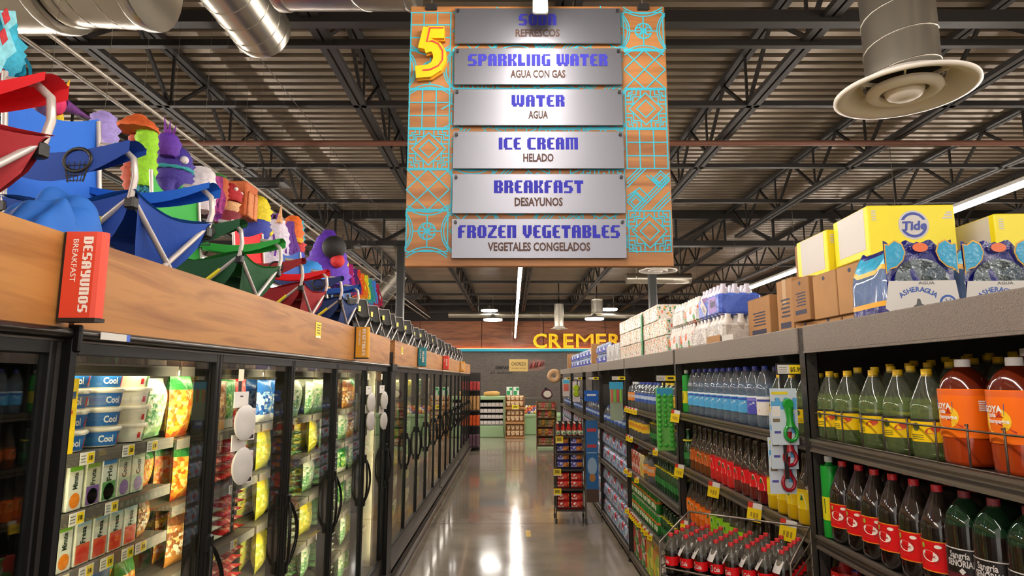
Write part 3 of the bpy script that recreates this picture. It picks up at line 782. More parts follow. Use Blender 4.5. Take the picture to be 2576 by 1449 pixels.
def cart_row(seq, y, z, lv):
    for i, k in enumerate(seq):
        n, o = CT[k]
        place(o, (-1.205, y, z), 0, '%s frozen bar carton, %s from the near post on the %s carton shelf' % (n, ORD[i], lv), 'frozen bar cartons'); y += .074
cart_row((0, 0, 1, 2, 3, 3), 1.72, 1.4405, 'upper'); cart_row((0, 0, 4, 4, 4, 4), 1.70, 1.2855, 'lower')
# shelf by shelf filling; doors counted from the first lit one
def fill(dn, y0, plan):
    for lv, seq in plan.items():
        z = LEV0[lv] if dn == 0 else LEVX[lv]; n = len(seq)
        for i, k in enumerate(seq):
            y = y0+.1+(DW-.16)*(i+.5)/n
            if isinstance(k, tuple): stack_bags(k[0], y, z, k[1], dn, lv, i)
            elif k:
                if dn < 5: place(BP[k], (-1.34, y+.05, z), random.uniform(-.2, .2), '%s frozen bag, second row, behind %s, %s shelf up, %s across' % (BK[k][0], dname(dn), ORD[lv], ORD[i]), 'frozen bags in the freezers', .84 if dn else .66)
                put_bag(k, y, z, dn, lv, i, -1.25+random.uniform(-.02, .01), random.uniform(-.2, .2), random.uniform(.78, .86) if dn else (.68 if lv == 3 else .8))
def yd(dn): return 1.5+dn*DW if dn < 5 else (5.6+(dn-5)*DW if dn < 10 else (9.52+(dn-10)*DW if dn < 14 else 12.67+(dn-14)*DW))
fill(0, yd(0), {3: ('teal', 'teal', 'blue', 'orange'), 2: ('teal', 'green', 'orange', 'yellow'), 1: ('green', 'teal', 'orange', 'orange')})
for i, z in enumerate((1.442, 1.287)):
    for j in range(2): put_bag('orange' if (i+j) % 2 == 0 else 'brown', 2.18+j*.035, z, 0, 5-i, 8+j, -1.235-.06*j, .3, .5)
fill(1, yd(1), {5: (None, 'green', 'brown', 'green', 'red'), 4: ('orange', ('red', 4), ('red', 5)), 3: ('brown', ('white', 4), ('red', 5)), 2: ('orange', 'clear', ('red', 5), ('red', 5)), 1: ('clear', 'clear', ('red', 5), ('red', 5)), 0: ('orange', ('red', 5), ('red', 5))})
fill(2, yd(2), {5: ('blue', 'blue', 'blue', 'white'), 4: ('yellow', 'green', ('green', 4)), 3: ('yellow', ('white', 4), ('green', 5)), 2: ('yellow', ('yellow', 5), ('white', 5)), 1: ('yellow', ('yellow', 5), ('green', 5)), 0: ('yellow', ('yellow', 5), ('yellow', 5))})
fill(3, yd(3), {5: ('white', 'white', 'green', 'white'), 4: ('yellow', 'white', ('white', 4)), 3: ('white', ('white', 4), ('white', 5)), 2: ('yellow', ('white', 5), ('white', 5)), 1: ('white', ('white', 5), ('white', 5)), 0: ('yellow', 'green', ('white', 5))})
kinds = ['green', 'white', 'brown', 'red', 'yellow', 'blue']
fill(4, yd(4), {5: ('brown', 'orange', 'green'), 4: ('white', 'brown', 'green'), 3: ('green', 'white', 'white'), 2: ('green', 'white', 'yellow'), 1: ('white', 'yellow', 'green'), 0: ('white', 'green', 'white')})
for dn in range(5, 14):
    fill(dn, yd(dn), {lv: tuple((('white', 'clear', 'yellow', 'green') if dn < 9 else ('red', 'brown', 'white', 'clear'))[(dn+lv+i*2) % 4] for i in range(2)) for lv in (5, 4, 3, 2, 1, 0)})
# dim boxes on the top shelf
BXP = [('brown', blotch(('6a4434', '8a6a58', '4a2c24'), 20, .5, .1)), ('purple', blotch(('3a3470', '5a54a0', 'c8c4d4'), 22, .5, .1)), ('green', blotch(('20402a', '5a9a4a', '2a5a38'), 20, .5, .1)), ('grey', blotch(('7a6f66', '5a5048', '948a80'), 18, .5, .1))]
BXO = []
for n, m in BXP:
    o = MB().cbox(-.2, 0, -.06, .06, 0, .042, .002).build('frozen_dinner_box', m); tag(o, None, 'box'); BXO.append((n, o))
for dn in range(5):
    for i in range(5):
        n, o = BXO[(3, 3, 0, 0, 2, 3, 1, 0, 1, 1)[(dn*3+i) % 10] if dn else (3, 3, 2, 0, 0)[i]]
        place(o, (-1.21, yd(dn)+.11+i*.137, 1.843), 0, '%s flat box on the top shelf behind %s, %s across' % (n, dname(dn), ORD[i]), 'flat boxes on the top freezer shelf')
# price tags on the freezer shelf edges
TAGP = MB(); TAGP.box(0, .0015, -.03, .03, -.017, .017, 0); TAGP.box(.0015, .002, -.002, .027, -.014, .014, 1)
for k in range(3): TAGP.box(.0015, .002, -.027, -.008, -.01+k*.008, -.007+k*.008, 2)
TAGP.box(.002, .0023, .004, .008, -.007, .007, 3); TAGP.box(.002, .0023, .011, .02, -.006, .006, 3)
FT = TAGP.build('price_tag', [M('e9e6de', .5), M('f2d21a', .5), M('7d7a74', .5), M('4a4218', .5)]); tag(FT, None, 'price tag')
FSP = [(0, 6, (1.80, 1.99, 2.12)), (0, 5, (1.78, 1.93)), (0, 4, (1.74, 1.84, 1.93, 2.03, 2.1)), (1, 5, (2.8,)), (1, 4, (2.75,)), (1, 3, (2.6, 2.8)), (2, 5, (3.3, 3.5)), (2, 3, (3.4, 3.6)), (3, 5, (4.1, 4.3)), (3, 4, (4.2,)), (3, 2, (4.0, 4.35))]
for dn, lv, ys in FSP:
    for i, y in enumerate(ys):
        place(FT, (-1.184, y, (LEV0 if dn == 0 else LEVX)[lv]-.017), 0, '%s price tag on the %s shelf edge behind %s' % (ORD[i], ORD[lv], dname(dn)), 'price tags inside the freezers')
# plastic plate packs on clip strips hung on the doors
def plate_pack():
    t = empty('plate_pack'); tag(t, None, 'packaged plate')
    mb = MB(); mb.lathe([(.001, .012), (.035, .012), (.042, .016), (.055, .018), (.06, .026), (.056, .03), (.001, .02)], 28, 0, (0, 0, 0), rot=Matrix.Rotation(pi/2, 3, 'Y'), sx=1.15); mb.build('plate', M('c9c3bd', .3), t)
    mb = MB(); mb.box(0, .004, -.04, .04, .055, .115, 0); mb.box(.004, .0045, -.008, .008, .095, .1, 1); mb.build('hang_card', [M('d8d2cc', .5), M('222', .5) if 0 else M('222222', .5)], t)
    mb = MB(); mb.box(0, .006, .045, .085, -.07, .05, 0); mb.box(.006, .0065, .05, .08, .01, .04, 1); mb.box(.006, .0065, .05, .08, -.045, -.02, 2); mb.box(.006, .0065, .05, .08, -.065, -.05, 3)
    mb.build('side_card', [M('d9d3cf', .5), M('c76a70', .5), M('d8a02a', .5), M('2a2522', .5)], t)
    return t
PP = plate_pack()
for i, (y, zs, nm) in enumerate(((2.43, (1.635, 1.475), 'second'), (4.58, (1.63, 1.5), 'fifth'), (5.05, (1.63, 1.47), 'fifth'))):
    for j, z in enumerate(zs):
        place(PP, (GX+.016, y, z), -.25, '%s white plastic plate pack on the %s of the freezer clip strips' % (('upper', 'lower')[j], ORD[i]), 'white plate packs on the freezer doors')
    mb = MB(); mb.box(GX+.009, GX+.012, y-.012, y+.012, 1.24 if i == 0 else 1.4, 1.8, 0)
    for k in range(7): mb.box(GX+.012, GX+.0125, y-.006, y+.006, 1.26+k*.028 if i == 0 else 1.42+k*.01, 1.272+k*.028 if i == 0 else 1.424+k*.01, 1)
    mb.box(GX+.012, GX+.014, y-.022, y+.022, 1.79, 1.835, 2)
    tag(mb.build('clip_strip', [M('161412', .5), M('6f6a55', .5), M('efe6c8', .5)]), '%s black clip strip hanging on the freezer doors' % ORD[i], 'clip strip', 'clip strips on the freezer doors')
# ================================================================== STORAGE RACKS (right)
RX = 1.17
RK = M('7d7167', .5, .3, bump=.25, bs=260, var=.12, vs=160); RKD = M('2d2722', .55, .15, bump=.2, bs=200); RBACK = M('221e1b', .7)
BAYS = [(.55, 2.52, [1.565, 1.205, .86, .5, .12]), (2.57, 4.52, [1.565, 1.205, .86, .5, .12]), (4.57, 6.55, [1.515, 1.24, .9, .52, .1]), (6.6, 8.52, [1.21, .76, .1]), (8.57, 10.5, [1.21, .76, .1]), (10.55, 12.65, [1.21, .76, .1]), (12.7, 15.35, [1.21, .76, .1])]
BN = ['nearest rack bay', 'second rack bay', 'third rack bay', 'fourth rack bay', 'fifth rack bay', 'sixth rack bay', 'seventh rack bay']
def upright(y, near):
    mb = MB(); x0, x1 = RX, RX+.05
    mb.box(x0, x1, y-.025, y-.021, 0, 2.0); mb.box(x0, x0+.004, y-.025, y+.025, 0, 2.0)
    mb.box(x1-.004, x1, y-.025, y-.005, 0, 2.0)
    nb = len(mb.v)
    if near:
        z = .06
        while z < 1.98:
            n = 8; r = .0055
            mb.add([(x0+.028+r*cos(2*pi*k/n), y-.0254, z+r*sin(2*pi*k/n)) for k in range(n)], [tuple(range(n))], 1)
            mb.add([(x0-.0004, y-.006+r*.7*cos(2*pi*k/n), z+.02+r*1.5*sin(2*pi*k/n)) for k in range(n)], [tuple(range(n))], 1)
            z += .05
    mb.box(x0-.01, x1+.02, y-.024, y+.024, 0, .008)
    return mb
for i, (ya, yb, levs) in enumerate(BAYS):
    t = empty('storage_rack', (0, 0, 0), 0, '%s of grey steel shelving on the right side of the aisle' % BN[i], 'shelving', 'grey steel rack bays')
    ups = [yb+.025] if i else [ya-.025, yb+.025]
    for u in ups:
        upright(u, u < 9).build('upright', [RKD, M('0d0b0a', .7)], t)
        MB().box(2.52, 2.56, u-.02, u+.02, 0, 2.0).build('rear_upright', RKD, t)
    mb = MB(); mb.cbox(RX-.006, RX+.03, ya+.002, yb-.002, 1.905, 2.006, .004); mb.box(RX-.008, RX+.01, ya+.002, yb-.002, 1.9, 1.908)
    mb.build('top_beam', RK, t)
    MB().box(RX+.03, 2.52, ya, yb, 1.975, 1.998).build('top_deck', RKD, t)
    MB().box(1.93, 1.95, ya-.02, yb+.02, .05, 1.97).build('back_panel', RBACK, t)
    for z in levs:
        mb = MB(); mb.box(RX+.02, 1.93, ya, yb, z-.02, z-.002, 0)
        mb.box(RX, RX+.02, ya, yb, z-.045, z, 1); mb.box(RX-.006, RX, ya, yb, z-.008, z+.002, 1); mb.box(RX-.006, RX, ya, yb, z-.047, z-.038, 1); mb.box(RX-.002, RX, ya, yb, z-.03, z-.022, 2)
        mb.build('shelf', [RKD, M('70655a', .4, .4), M('2a2521', .5)], t)
    mb = MB(); mb.box(RX+.02, RX+.03, ya, yb, .01, levs[-1]-.04); mb.build('kick_plate', RKD, t)
# wire fence along the first shelf edge
t = empty('wire_shelf_fence', (1.177, .6, 1.567), 0, 'wire fence along the edge of the lemon soda shelf', 'shelf fence')
WIRE = M('5d5248', .35, .7)
MB().tube([(0, 0, .1), (0, 1.88, .1)], .003, 6).build('top_wire', WIRE, t); MB().tube([(0, 0, .004), (0, 1.88, .004)], .003, 6).build('bottom_wire', WIRE, t)
for k in range(15):
    y = .06+k*.125; MB().tube([(.01, y+.02, .112), (.004, y+.004, .114), (0, y, .108), (0, y, .05), (0, y, .003), (.006, y, .002)], .0028, 6).build('loop_wire', WIRE, t)

# ------------------------------------------------------------------ bottles
def wrap_band(mb, R, a0, a1, z0, z1, mi, n=14, e=.0):
    mb.grid(lambda u, v: ((R+e)*cos(a0+(a1-a0)*u), (R+e)*sin(a0+(a1-a0)*u), z0+(z1-z0)*v), n, 1, mi)
def wrap_shape(mb, R, ph, zc, pts, mi, e=.0006):
    mb.add([((R+e)*cos(ph+p[0]/R), (R+e)*sin(ph+p[0]/R), zc+p[1]) for p in pts], [tuple(range(len(pts)))], mi)
def ell(a, b, n=18, tilt=0): return [(a*cos(2*pi*k/n)*cos(tilt)-b*sin(2*pi*k/n)*sin(tilt), a*cos(2*pi*k/n)*sin(tilt)+b*sin(2*pi*k/n)*cos(tilt)) for k in range(n)]
FACE = pi+.62      # labels turned to the aisle, a little towards the near end
def bottle(name, H, R, style, body, capm, fill=None, label=None, cap_h=.018, cap_r=.0145, n=20):
    """body mesh with cap and label children; fill=(material, level) shows the drink inside a clear body"""
    if style == 'pet': pf = [(.62, 0), (.86, .006), (.97, .03), (1, .07), (1, .3), (.985, .48), (1, .55), (.96, .61), (.83, .69), (.62, .79), (.42, .88), (.31, .925), (.27, .945), (.27, .985)]
    elif style == 'round': pf = [(.7, 0), (.95, .012), (1, .05), (1, .3), (1, .62), (.97, .7), (.86, .79), (.66, .86), (.42, .905), (.28, .93), (.25, .985)]
    elif style == 'glass': pf = [(.85, 0), (.97, .01), (1, .04), (1, .3), (1, .47), (.93, .54), (.72, .63), (.5, .72), (.4, .8), (.38, .93), (.42, .94), (.4, .985)]
    elif style == 'hips': pf = [(.7, 0), (.93, .01), (1, .06), (.96, .14), (.9, .22), (.97, .36), (1, .42), (1, .6), (.94, .68), (.74, .8), (.48, .9), (.32, .945), (.3, .985)]
    prof = []
    lv = fill[1] if fill else None
    for i, (r, z) in enumerate(pf):
        if lv and i and pf[i-1][1] < lv < z:
            q = (lv-pf[i-1][1])/(z-pf[i-1][1]); prof.append(((pf[i-1][0]+(r-pf[i-1][0])*q)*R, lv*H))
        prof.append((r*R, z*H))
    ms = [1 if (lv and prof[i+1][1] <= lv*H+1e-6) else 0 for i in range(len(prof)-1)]
    lobe = (lambda i, a: 1-.13*abs(sin(2.5*a)) if i in (0, 1, 2) else 1) if style in ('pet', 'round') else None
    mb = MB(); mb.lathe(prof, n, ms, lobe=lobe)
    o = mb.build(name, [body, fill[0] if fill else body]); tag(o, None, 'bottle')
    mb = MB(); mb.lathe([(cap_r, H*.985-cap_h), (cap_r, H-.002), (cap_r*.93, H)], 14); mb.build('cap', capm, o)
    if label:
        mb = MB(); ms = label(mb, R, H); mb.build('label', ms, o)
    return o
WHITE = M('ece8e2', .45)
def lab_lemon(mb, R, H):
    r = R+.0008; wrap_band(mb, r, 0, 2*pi, H*.2, H*.42, 0, 24); wrap_band(mb, r, 0, 2*pi, H*.42, H*.45, 1, 24, .0002)
    wrap_shape(mb, r, FACE-.5, H*.36, ell(.011, .012), 2); wrap_shape(mb, r, FACE+.35, H*.33, ell(.02, .009, 14, .3), 3, .0007)
    for k in range(3): wrap_band(mb, r, FACE-.9, FACE-.1, H*(.225+.022*k), H*(.232+.022*k), 2, 6, .0004)
    return [M('f2c80a', .5, spec=.25), M('23231c', .4), M('4f5a20', .5), M('c8431f', .5)]
CLG = clear('c4c8b4', .08, .06, 1.6); CLGF = clear('a8bc7c', .2, .04, 1.55)
LEMON = bottle('lemon_soda_bottle', .262, .051, 'pet', CLG, M('efbf10', .4), (CLGF, .67), lab_lemon)
def lab_goya(mb, R, H):
    r = R+.0009; wrap_band(mb, r, 0, 2*pi, H*.27, H*.72, 0, 28); wrap_band(mb, r, 0, 2*pi, H*.66, H*.71, 1, 28, .0003)
    wrap_shape(mb, r, FACE-.55, H*.46, ell(.036, .032), 2, .0005)
    wrap_shape(mb, r, FACE-.62, H*.56, [(-.04, -.012), (.026, -.016), (.028, .012), (-.04, .016)], 3, .0009)
    txt(mb, 'GOYA', .016, None, None, None, 4, width=.058, off=.04, wrap=(r+.0013, FACE-.7, H*.56-.008))
    txt(mb, 'cola', .012, None, None, None, 4, width=.026, off=.03, wrap=(r+.0012, FACE-.72, H*.49)); txt(mb, 'champagne', .011, None, None, None, 4, width=.058, off=.03, wrap=(r+.0012, FACE-.5, H*.44))
    wrap_shape(mb, r, FACE-.4, H*.5, [(-.012, -.004), (-.004, .002), (0, .012), (.004, .002), (.012, -.004), (0, -.002)], 5, .0012)
    wrap_shape(mb, r, FACE-.2, H*.4, [(-.02, .01), (0, .002), (.02, -.012), (.022, -.008), (.002, .007), (-.018, .014)], 5, .0008)
    for k in range(5): wrap_band(mb, r, FACE+.72, FACE+.98, H*(.52+.02*k), H*(.533+.02*k), 4, 4, .0004)
    return [M('f06f0a', .5, spec=.25), M('dd5f0c', .4), M('f3c224', .4), M('24429c', .4), WHITE, M('b3281c', .4)]
GOYA = bottle('cola_champagne_bottle', .286, .064, 'round', M('5a1c0c', .1, coat=.6, spec=.6), M('e2dcd8', .4), (M('a8380c', .12, coat=.5), .3), lab_goya, .02, .019, 26)
DARK = M('1a100c', .12, coat=.6); CLD = clear('3a2f28', .75, .05, 1.5)
def lab_sidral(mb, R, H):
    r = R+.0008; wrap_band(mb, r, 0, 2*pi, H*.2, H*.475, 0, 26); wrap_band(mb, r, 0, 2*pi, H*.475, H*.485, 1, 26, .0002); wrap_band(mb, r, 0, 2*pi, H*.195, H*.205, 1, 26, .0002)
    wrap_shape(mb, r, FACE-.15, H*.345, ell(.027, .028), 4, .0004); wrap_shape(mb, r, FACE-.15, H*.34, ell(.024, .015, 18, -.15), 2, .0008); txt(mb, 'Mundet', .009, None, None, None, 4, width=.034, off=.02, wrap=(r+.0012, FACE-.15, H*.34-.004))
    wrap_shape(mb, r, FACE+.32, H*.435, ell(.0095, .005), 2, .0008); wrap_shape(mb, r, FACE-.5, H*.43, ell(.005, .008), 3, .0008)
    wrap_band(mb, r, FACE+1.0, FACE+1.15, H*.24, H*.45, 2, 2, .0005)
    return [M('d81216', .5, spec=.25), M('ef8c1e', .4), M('efe6d8', .45), M('9db83a', .45), M('b51414', .4)]
SIDRAL = bottle('apple_soda_bottle', .29, .05, 'pet', CLD, M('c81c24', .4), (DARK, .66), lab_sidral, n=24)
def lab_sang(mb, R, H):
    r = R+.0008; wrap_band(mb, r, 0, 2*pi, H*.16, H*.5, 0, 26); wrap_band(mb, r, 0, 2*pi, H*.495, H*.505, 1, 26, .0003); wrap_band(mb, r, 0, 2*pi, H*.155, H*.165, 1, 26, .0003); wrap_band(mb, r, 0, 2*pi, H*.18, H*.29, 2, 26, .0003)
    txt(mb, 'Sangría', .017, None, None, None, 1, width=.05, off=.02, wrap=(r+.001, FACE-.1, H*.42)); txt(mb, 'SEÑORIAL', .017, None, None, None, 1, width=.072, off=.03, wrap=(r+.001, FACE-.05, H*.35))
    wrap_shape(mb, r, FACE, H*.31, [(-.008, 0), (0, -.009), (.008, 0), (0, .009)], 1, .0009)
    txt(mb, 'refresco de uva', .006, None, None, None, 1, width=.05, off=.01, wrap=(r+.001, FACE, H*.22))
    return [M('17100f', .4), M('d8d0cc', .45), M('5a1620', .45)]
SANG = bottle('sangria_soda_bottle', .292, .052, 'round', clear('1e3a24', .7, .05, 1.5), M('7c2028', .5), (M('1a120e', .12, coat=.5), .7), lab_sang, n=24)
def lab_lime(mb, R, H):
    r = R+.001; wrap_band(mb, r, 0, 2*pi, H*.01, H*.88, 0, 20); wrap_band(mb, r, 0, 2*pi, H*.22, H*.5, 1, 20, .0004); wrap_band(mb, r, FACE-.4, FACE-.25, H*.3, H*.48, 2, 2, .0007)
    return [M('12922c', .35), M('dcd018', .4), M('4f5a20', .5)]
LIME = bottle('lime_soda_bottle', .3, .03, 'round', M('0f8a2a', .2, coat=.4), M('cfd2cc', .4), None, lab_lime)
CLW = clear('d0d6dc', .1, .07, 1.6)
def lab_water(c):
    def f(mb, R, H):
        r = R+.0008; wrap_band(mb, r, 0, 2*pi, H*.2, H*.5, 0, 20); wrap_band(mb, r, 0, 2*pi, H*.47, H*.5, 1, 20, .0003)
        wrap_shape(mb, r, FACE-.1, H*.36, [(-.025, -.012), (-.008, .006), (0, 0), (.01, .015), (.028, -.012)], 1); wrap_shape(mb, r, FACE-.1, H*.28, [(-.02, -.006), (.02, -.006), (.022, .002), (-.018, .004)], 2); wrap_band(mb, r, FACE-.9, FACE+.8, H*.42, H*.455, 3, 8, .0004)
        return [M(c[0], .4), M('e8eef2', .4), M(c[1], .4), M(c[2], .4)]
    return f
WATER = {'pale blue': bottle('water_bottle', .295, .046, 'hips', CLW, M('2533a0', .4), (clear('b4c8dc', .16, .05, 1.55), .72), lab_water(('4fa9dc', '2b6fc0', '2a4aa8'))),
         'violet': bottle('water_bottle', .295, .046, 'hips', CLW, M('2533a0', .4), (clear('b4c8dc', .16, .05, 1.55), .72), lab_water(('4a4ab0', '2f2f90', '8a7fd0'))),
         'orange': bottle('water_bottle', .295, .046, 'hips', CLW, M('2533a0', .4), (clear('b4c8dc', .16, .05, 1.55), .72), lab_water(('e8e0d8', 'e87a2a', '2f3f9a')))}
def lab_jar(c):
    def f(mb, R, H):
        r = R+.0008; wrap_band(mb, r, 0, 2*pi, H*.22, H*.46, 0, 20)
        wrap_shape(mb, r, FACE-.15, H*.35, [(-.022, -.022), (.02, -.022), (.008, .022), (-.002, .026)], 1); wrap_shape(mb, r, FACE-.15, H*.36, [(-.008, -.004), (.006, -.004), (.002, .018), (-.001, .018)], 2, .001); wrap_shape(mb, r, FACE-.15, H*.255, [(-.018, -.007), (.018, -.007), (.018, .004), (-.018, .004)], 3, .0008)
        return [M(c, .5, spec=.2), M('e9dfc6', .45), M('1e6a38', .45), M('d9cfb2', .45)]
    return f
def jar(nm, liquid, lab, clr='8a7a68'):
    return bottle('fruit_soda_bottle', .285, .043, 'glass', clear(clr, .16, .03, 1.5), M('6a5f52', .4, .3), (liquid, .5), lab_jar(lab), .014, .015)
JAR = {'tamarind': jar('t', M('6e3414', .12, coat=.5), 'c05a20'), 'red': jar('r', M('cc1a22', .12, coat=.5), 'e01c24'), 'dark red': jar('d', M('641018', .12, coat=.5), 'dc1c22'),
       'yellow': jar('y', M('d8b010', .15, coat=.4), 'e8c81a'), 'orange': jar('o', M('e86a14', .15, coat=.4), 'f07a1c'), 'lime green': jar('g', M('8ec81a', .15, coat=.4), '86c420'), 'amber': jar('a', M('c86410', .15, coat=.4), 'd87a1a')}
def row(o, ys, x, z, word, where, group, sc=None, jit=.5):
    for i, y in enumerate(ys):
        place(o, (x+random.uniform(-.003, .003), y, z), random.uniform(-jit, jit)*.5, '%s %s, %s' % (ORD[i], word, where), group, sc)
row(LEMON, (2.462, 2.33, 2.17, 2.03, 1.885), 1.235, 1.566, 'yellow-capped lemon soda bottle from the rack post', 'front row of the nearest bay', 'lemon soda bottles')
for k in range(5):
    row(LEMON, [2.46-.108*j-(.03*(k % 2)) for j in range(8 if k > 1 else 4)], 1.345+.108*k, 1.567+.013*(k+1), 'yellow-capped lemon soda bottle from the rack post', ORD[k+1]+' row of the nearest bay', 'lemon soda bottles', None, 2)
rs_ = MB()
for k in range(5): rs_.box(1.345+.108*k-.053, 1.345+.108*k+.054, .9, 2.515, 1.5635, 1.5665+.013*(k+1))
tag(rs_.build('shelf_riser', M('262220', .5)), 'dark stepped riser under the rear rows of lemon soda bottles', 'riser')
row(GOYA, (1.755, 1.575, 1.43), 1.252, 1.566, 'orange-labelled cola champagne bottle from the lemon sodas', 'front row', 'cola champagne bottles', None, .1)
row(GOYA, (1.70, 1.53), 1.39, 1.594, 'orange-labelled cola champagne bottle from the lemon sodas', 'second row', 'cola champagne bottles')
row(LIME, (2.478,), 1.215, 1.206, 'slim green sleeved bottle with yellow label beside the rack post', 'nearest bay', 'lime soda bottles')
row(SIDRAL, (2.405, 2.298, 2.195, 2.09, 1.985, 1.88), 1.228, 1.206, 'red-capped dark apple soda bottle from the rack post', 'front row', 'apple soda bottles', None, .5)
row(SIDRAL, (2.40, 2.295, 2.19, 2.085, 1.98, 1.875), 1.335, 1.206, 'red-capped dark apple soda bottle from the rack post', 'second row', 'apple soda bottles', None, .5)
row(SANG, (1.772, 1.662, 1.552, 1.442), 1.228, 1.206, 'dark sangria soda bottle from the red-labelled bottles', 'front row', 'sangria soda bottles', None, .25)
row(SANG, (1.77, 1.66, 1.55), 1.34, 1.206, 'dark sangria soda bottle from the red-labelled bottles', 'second row', 'sangria soda bottles')
def lab_red(mb, R, H):
    r = R+.0008; wrap_band(mb, r, 0, 2*pi, H*.3, H*.8, 0, 18); wrap_band(mb, r, FACE-.5, FACE-.3, H*.5, H*.75, 1, 2, .0004); return [M('cf2420', .4), M('e8dcd4', .5)]
REDB = bottle('red_soda_bottle', .29, .05, 'pet', M('b01c20', .15, coat=.4), M('c0282a', .4), None, lab_red)
BLUEC = bottle('punch_bottle', .255, .036, 'glass', clear('b03a40', .6, .05, 1.45), M('3438a8', .4), (M('a8202a', .15, coat=.4), .6), None, .016, .013)
row(REDB, (2.46,), 1.24, .861, 'big red soda bottle beside the post', 'third shelf of the nearest bay', 'red soda bottles')
row(BLUEC, [2.385-.083*k for k in range(11)], 1.24, .861, 'blue-capped red punch bottle from the rack post', 'third shelf of the nearest bay', 'red punch bottles')
# second bay
WS = [(4.29, 0), (4.17, 0), (4.04, 0), (3.92, 0), (3.80, 0), (3.69, 0), (3.575, 0), (3.455, 0), (3.335, 0), (3.21, 1), (3.085, 2)]
for r, x in ((0, 1.232), (1, 1.335), (2, 1.44)):
    for i, (y, k) in enumerate(WS):
        nm = ('pale blue', 'violet', 'orange')[k]
        place(WATER[nm], (x, y, 1.566), random.uniform(-.3, .3), '%s-labelled water bottle, %s from the far post, %s row of the second bay' % (nm, ORD[i], ORD[r]), 'water bottles on the top shelf')
row(LIME, (4.46,), 1.225, 1.566, 'slim green sleeved bottle at the far end of the water bottles', 'second bay', 'lime soda bottles', .97)
row(LEMON, (2.93, 2.80, 2.67), 1.235, 1.566, 'yellow-capped lemon soda bottle behind the bottle opener cards', 'second bay', 'lemon soda bottles', .98)
row(LEMON, (2.9, 2.77, 2.64), 1.345, 1.566, 'yellow-capped lemon soda bottle behind the bottle opener cards', 'second row of the second bay', 'lemon soda bottles', .98)
J2 = [('tamarind', 4.29), ('tamarind', 4.18), ('tamarind', 4.075), ('tamarind', 3.97), ('red', 3.86), ('red', 3.76), ('red', 3.66), ('red', 3.56), ('dark red', 3.455), ('dark red', 3.345), ('dark red', 3.235), ('dark red', 3.13), ('yellow', 3.01), ('yellow', 2.905), ('yellow', 2.80), ('yellow', 2.70)]
J3 = [('orange', 4.42), ('orange', 4.32), ('orange', 4.22), ('orange', 4.12), ('orange', 4.01), ('lime green', 3.9), ('lime green', 3.79), ('lime green', 3.68), ('lime green', 3.57), ('lime green', 3.46), ('lime green', 3.35), ('amber', 3.24), ('amber', 3.13), ('amber', 3.02), ('amber', 2.91), ('amber', 2.80), ('amber', 2.69)]
for lv, seq, z in (('second', J2, 1.206), ('third', J3, .861)):
    for r, x in ((0, 1.228), (1, 1.33)):
        cnt = {}
        for k, y in seq:
            cnt[k] = cnt.get(k, -1)+1
            place(JAR[k], (x, y, z), random.uniform(-.3, .3), '%s fruit soda bottle, %s from the far post, %s row, %s shelf' % (k, ORD[cnt[k]], ('front', 'second')[r], lv), 'fruit soda bottles')
def lab_min(c):
    def f(mb, R, H):
        r = R+.0007; wrap_band(mb, r, 0, 2*pi, H*.2, H*.38, 0, 16); wrap_band(mb, r, 0, 2*pi, H*.68, H*.72, 1, 16, .002); return [M(c, .4), M('e2d230', .4)]
    return f
MIN = bottle('mineral_water_bottle', .25, .034, 'glass', M('0f3f1c', .12, coat=.6), M('d8d0a0', .4, .2), None, lab_min('2f7a3a'), .012, .013, 14)
place(MIN, (1.215, 4.43, 1.206), 0, 'dark green mineral water bottle at the far end of the tamarind sodas', 'green mineral water bottles')
# price tags on the rack edges: yellow with a red and white head, each hung at an angle
mb = MB(); mb.box(-.003, 0, -.035, .035, -.062, 0, 0); mb.box(-.0034, 0, -.035, .01, 0, .026, 1); mb.box(-.0034, 0, .01, .035, 0, .026, 2)
mb.box(-.0036, -.003, -.02, -.012, -.045, -.02, 3); mb.box(-.0036, -.003, -.006, .004, -.045, -.02, 3); mb.box(-.0036, -.003, .01, .018, -.04, -.02, 3)
RT = mb.build('sale_tag', [M('f0d012', .45), M('e2dcd6', .5), M('d0301f', .5), M('a5861a', .5)]); tag(RT, None, 'price tag')
SPT = [(1, 0, (4.45,)), (1, 1, (4.40, 3.66, 3.06, 2.7)), (1, 2, (4.3,)), (2, 0, (6.4, 6.25, 6.1, 5.95)), (2, 1, (6.35, 6.2, 5.15)), (2, 2, (6.52, 6.3, 5.95)), (2, 3, (6.5, 6.3, 6.22, 6.14, 6.06, 5.98, 5.9, 5.72, 5.6, 5.45, 4.7))]
for b_, lv, ys in SPT:
    z = BAYS[b_][2][lv]
    for i, y in enumerate(ys):
        o = place(RT, (RX-(.024 if b_ == 2 else .032), y, z-.008), .5 if b_ == 1 else .3, '%s yellow sale tag from the far post on the %s shelf edge, %s' % (ORD[i], ORD[lv], BN[b_]), 'yellow sale tags')
        o.rotation_euler = (.12, .1, .85); o.scale = (.65,)*3 if b_ == 2 else (.95,)*3
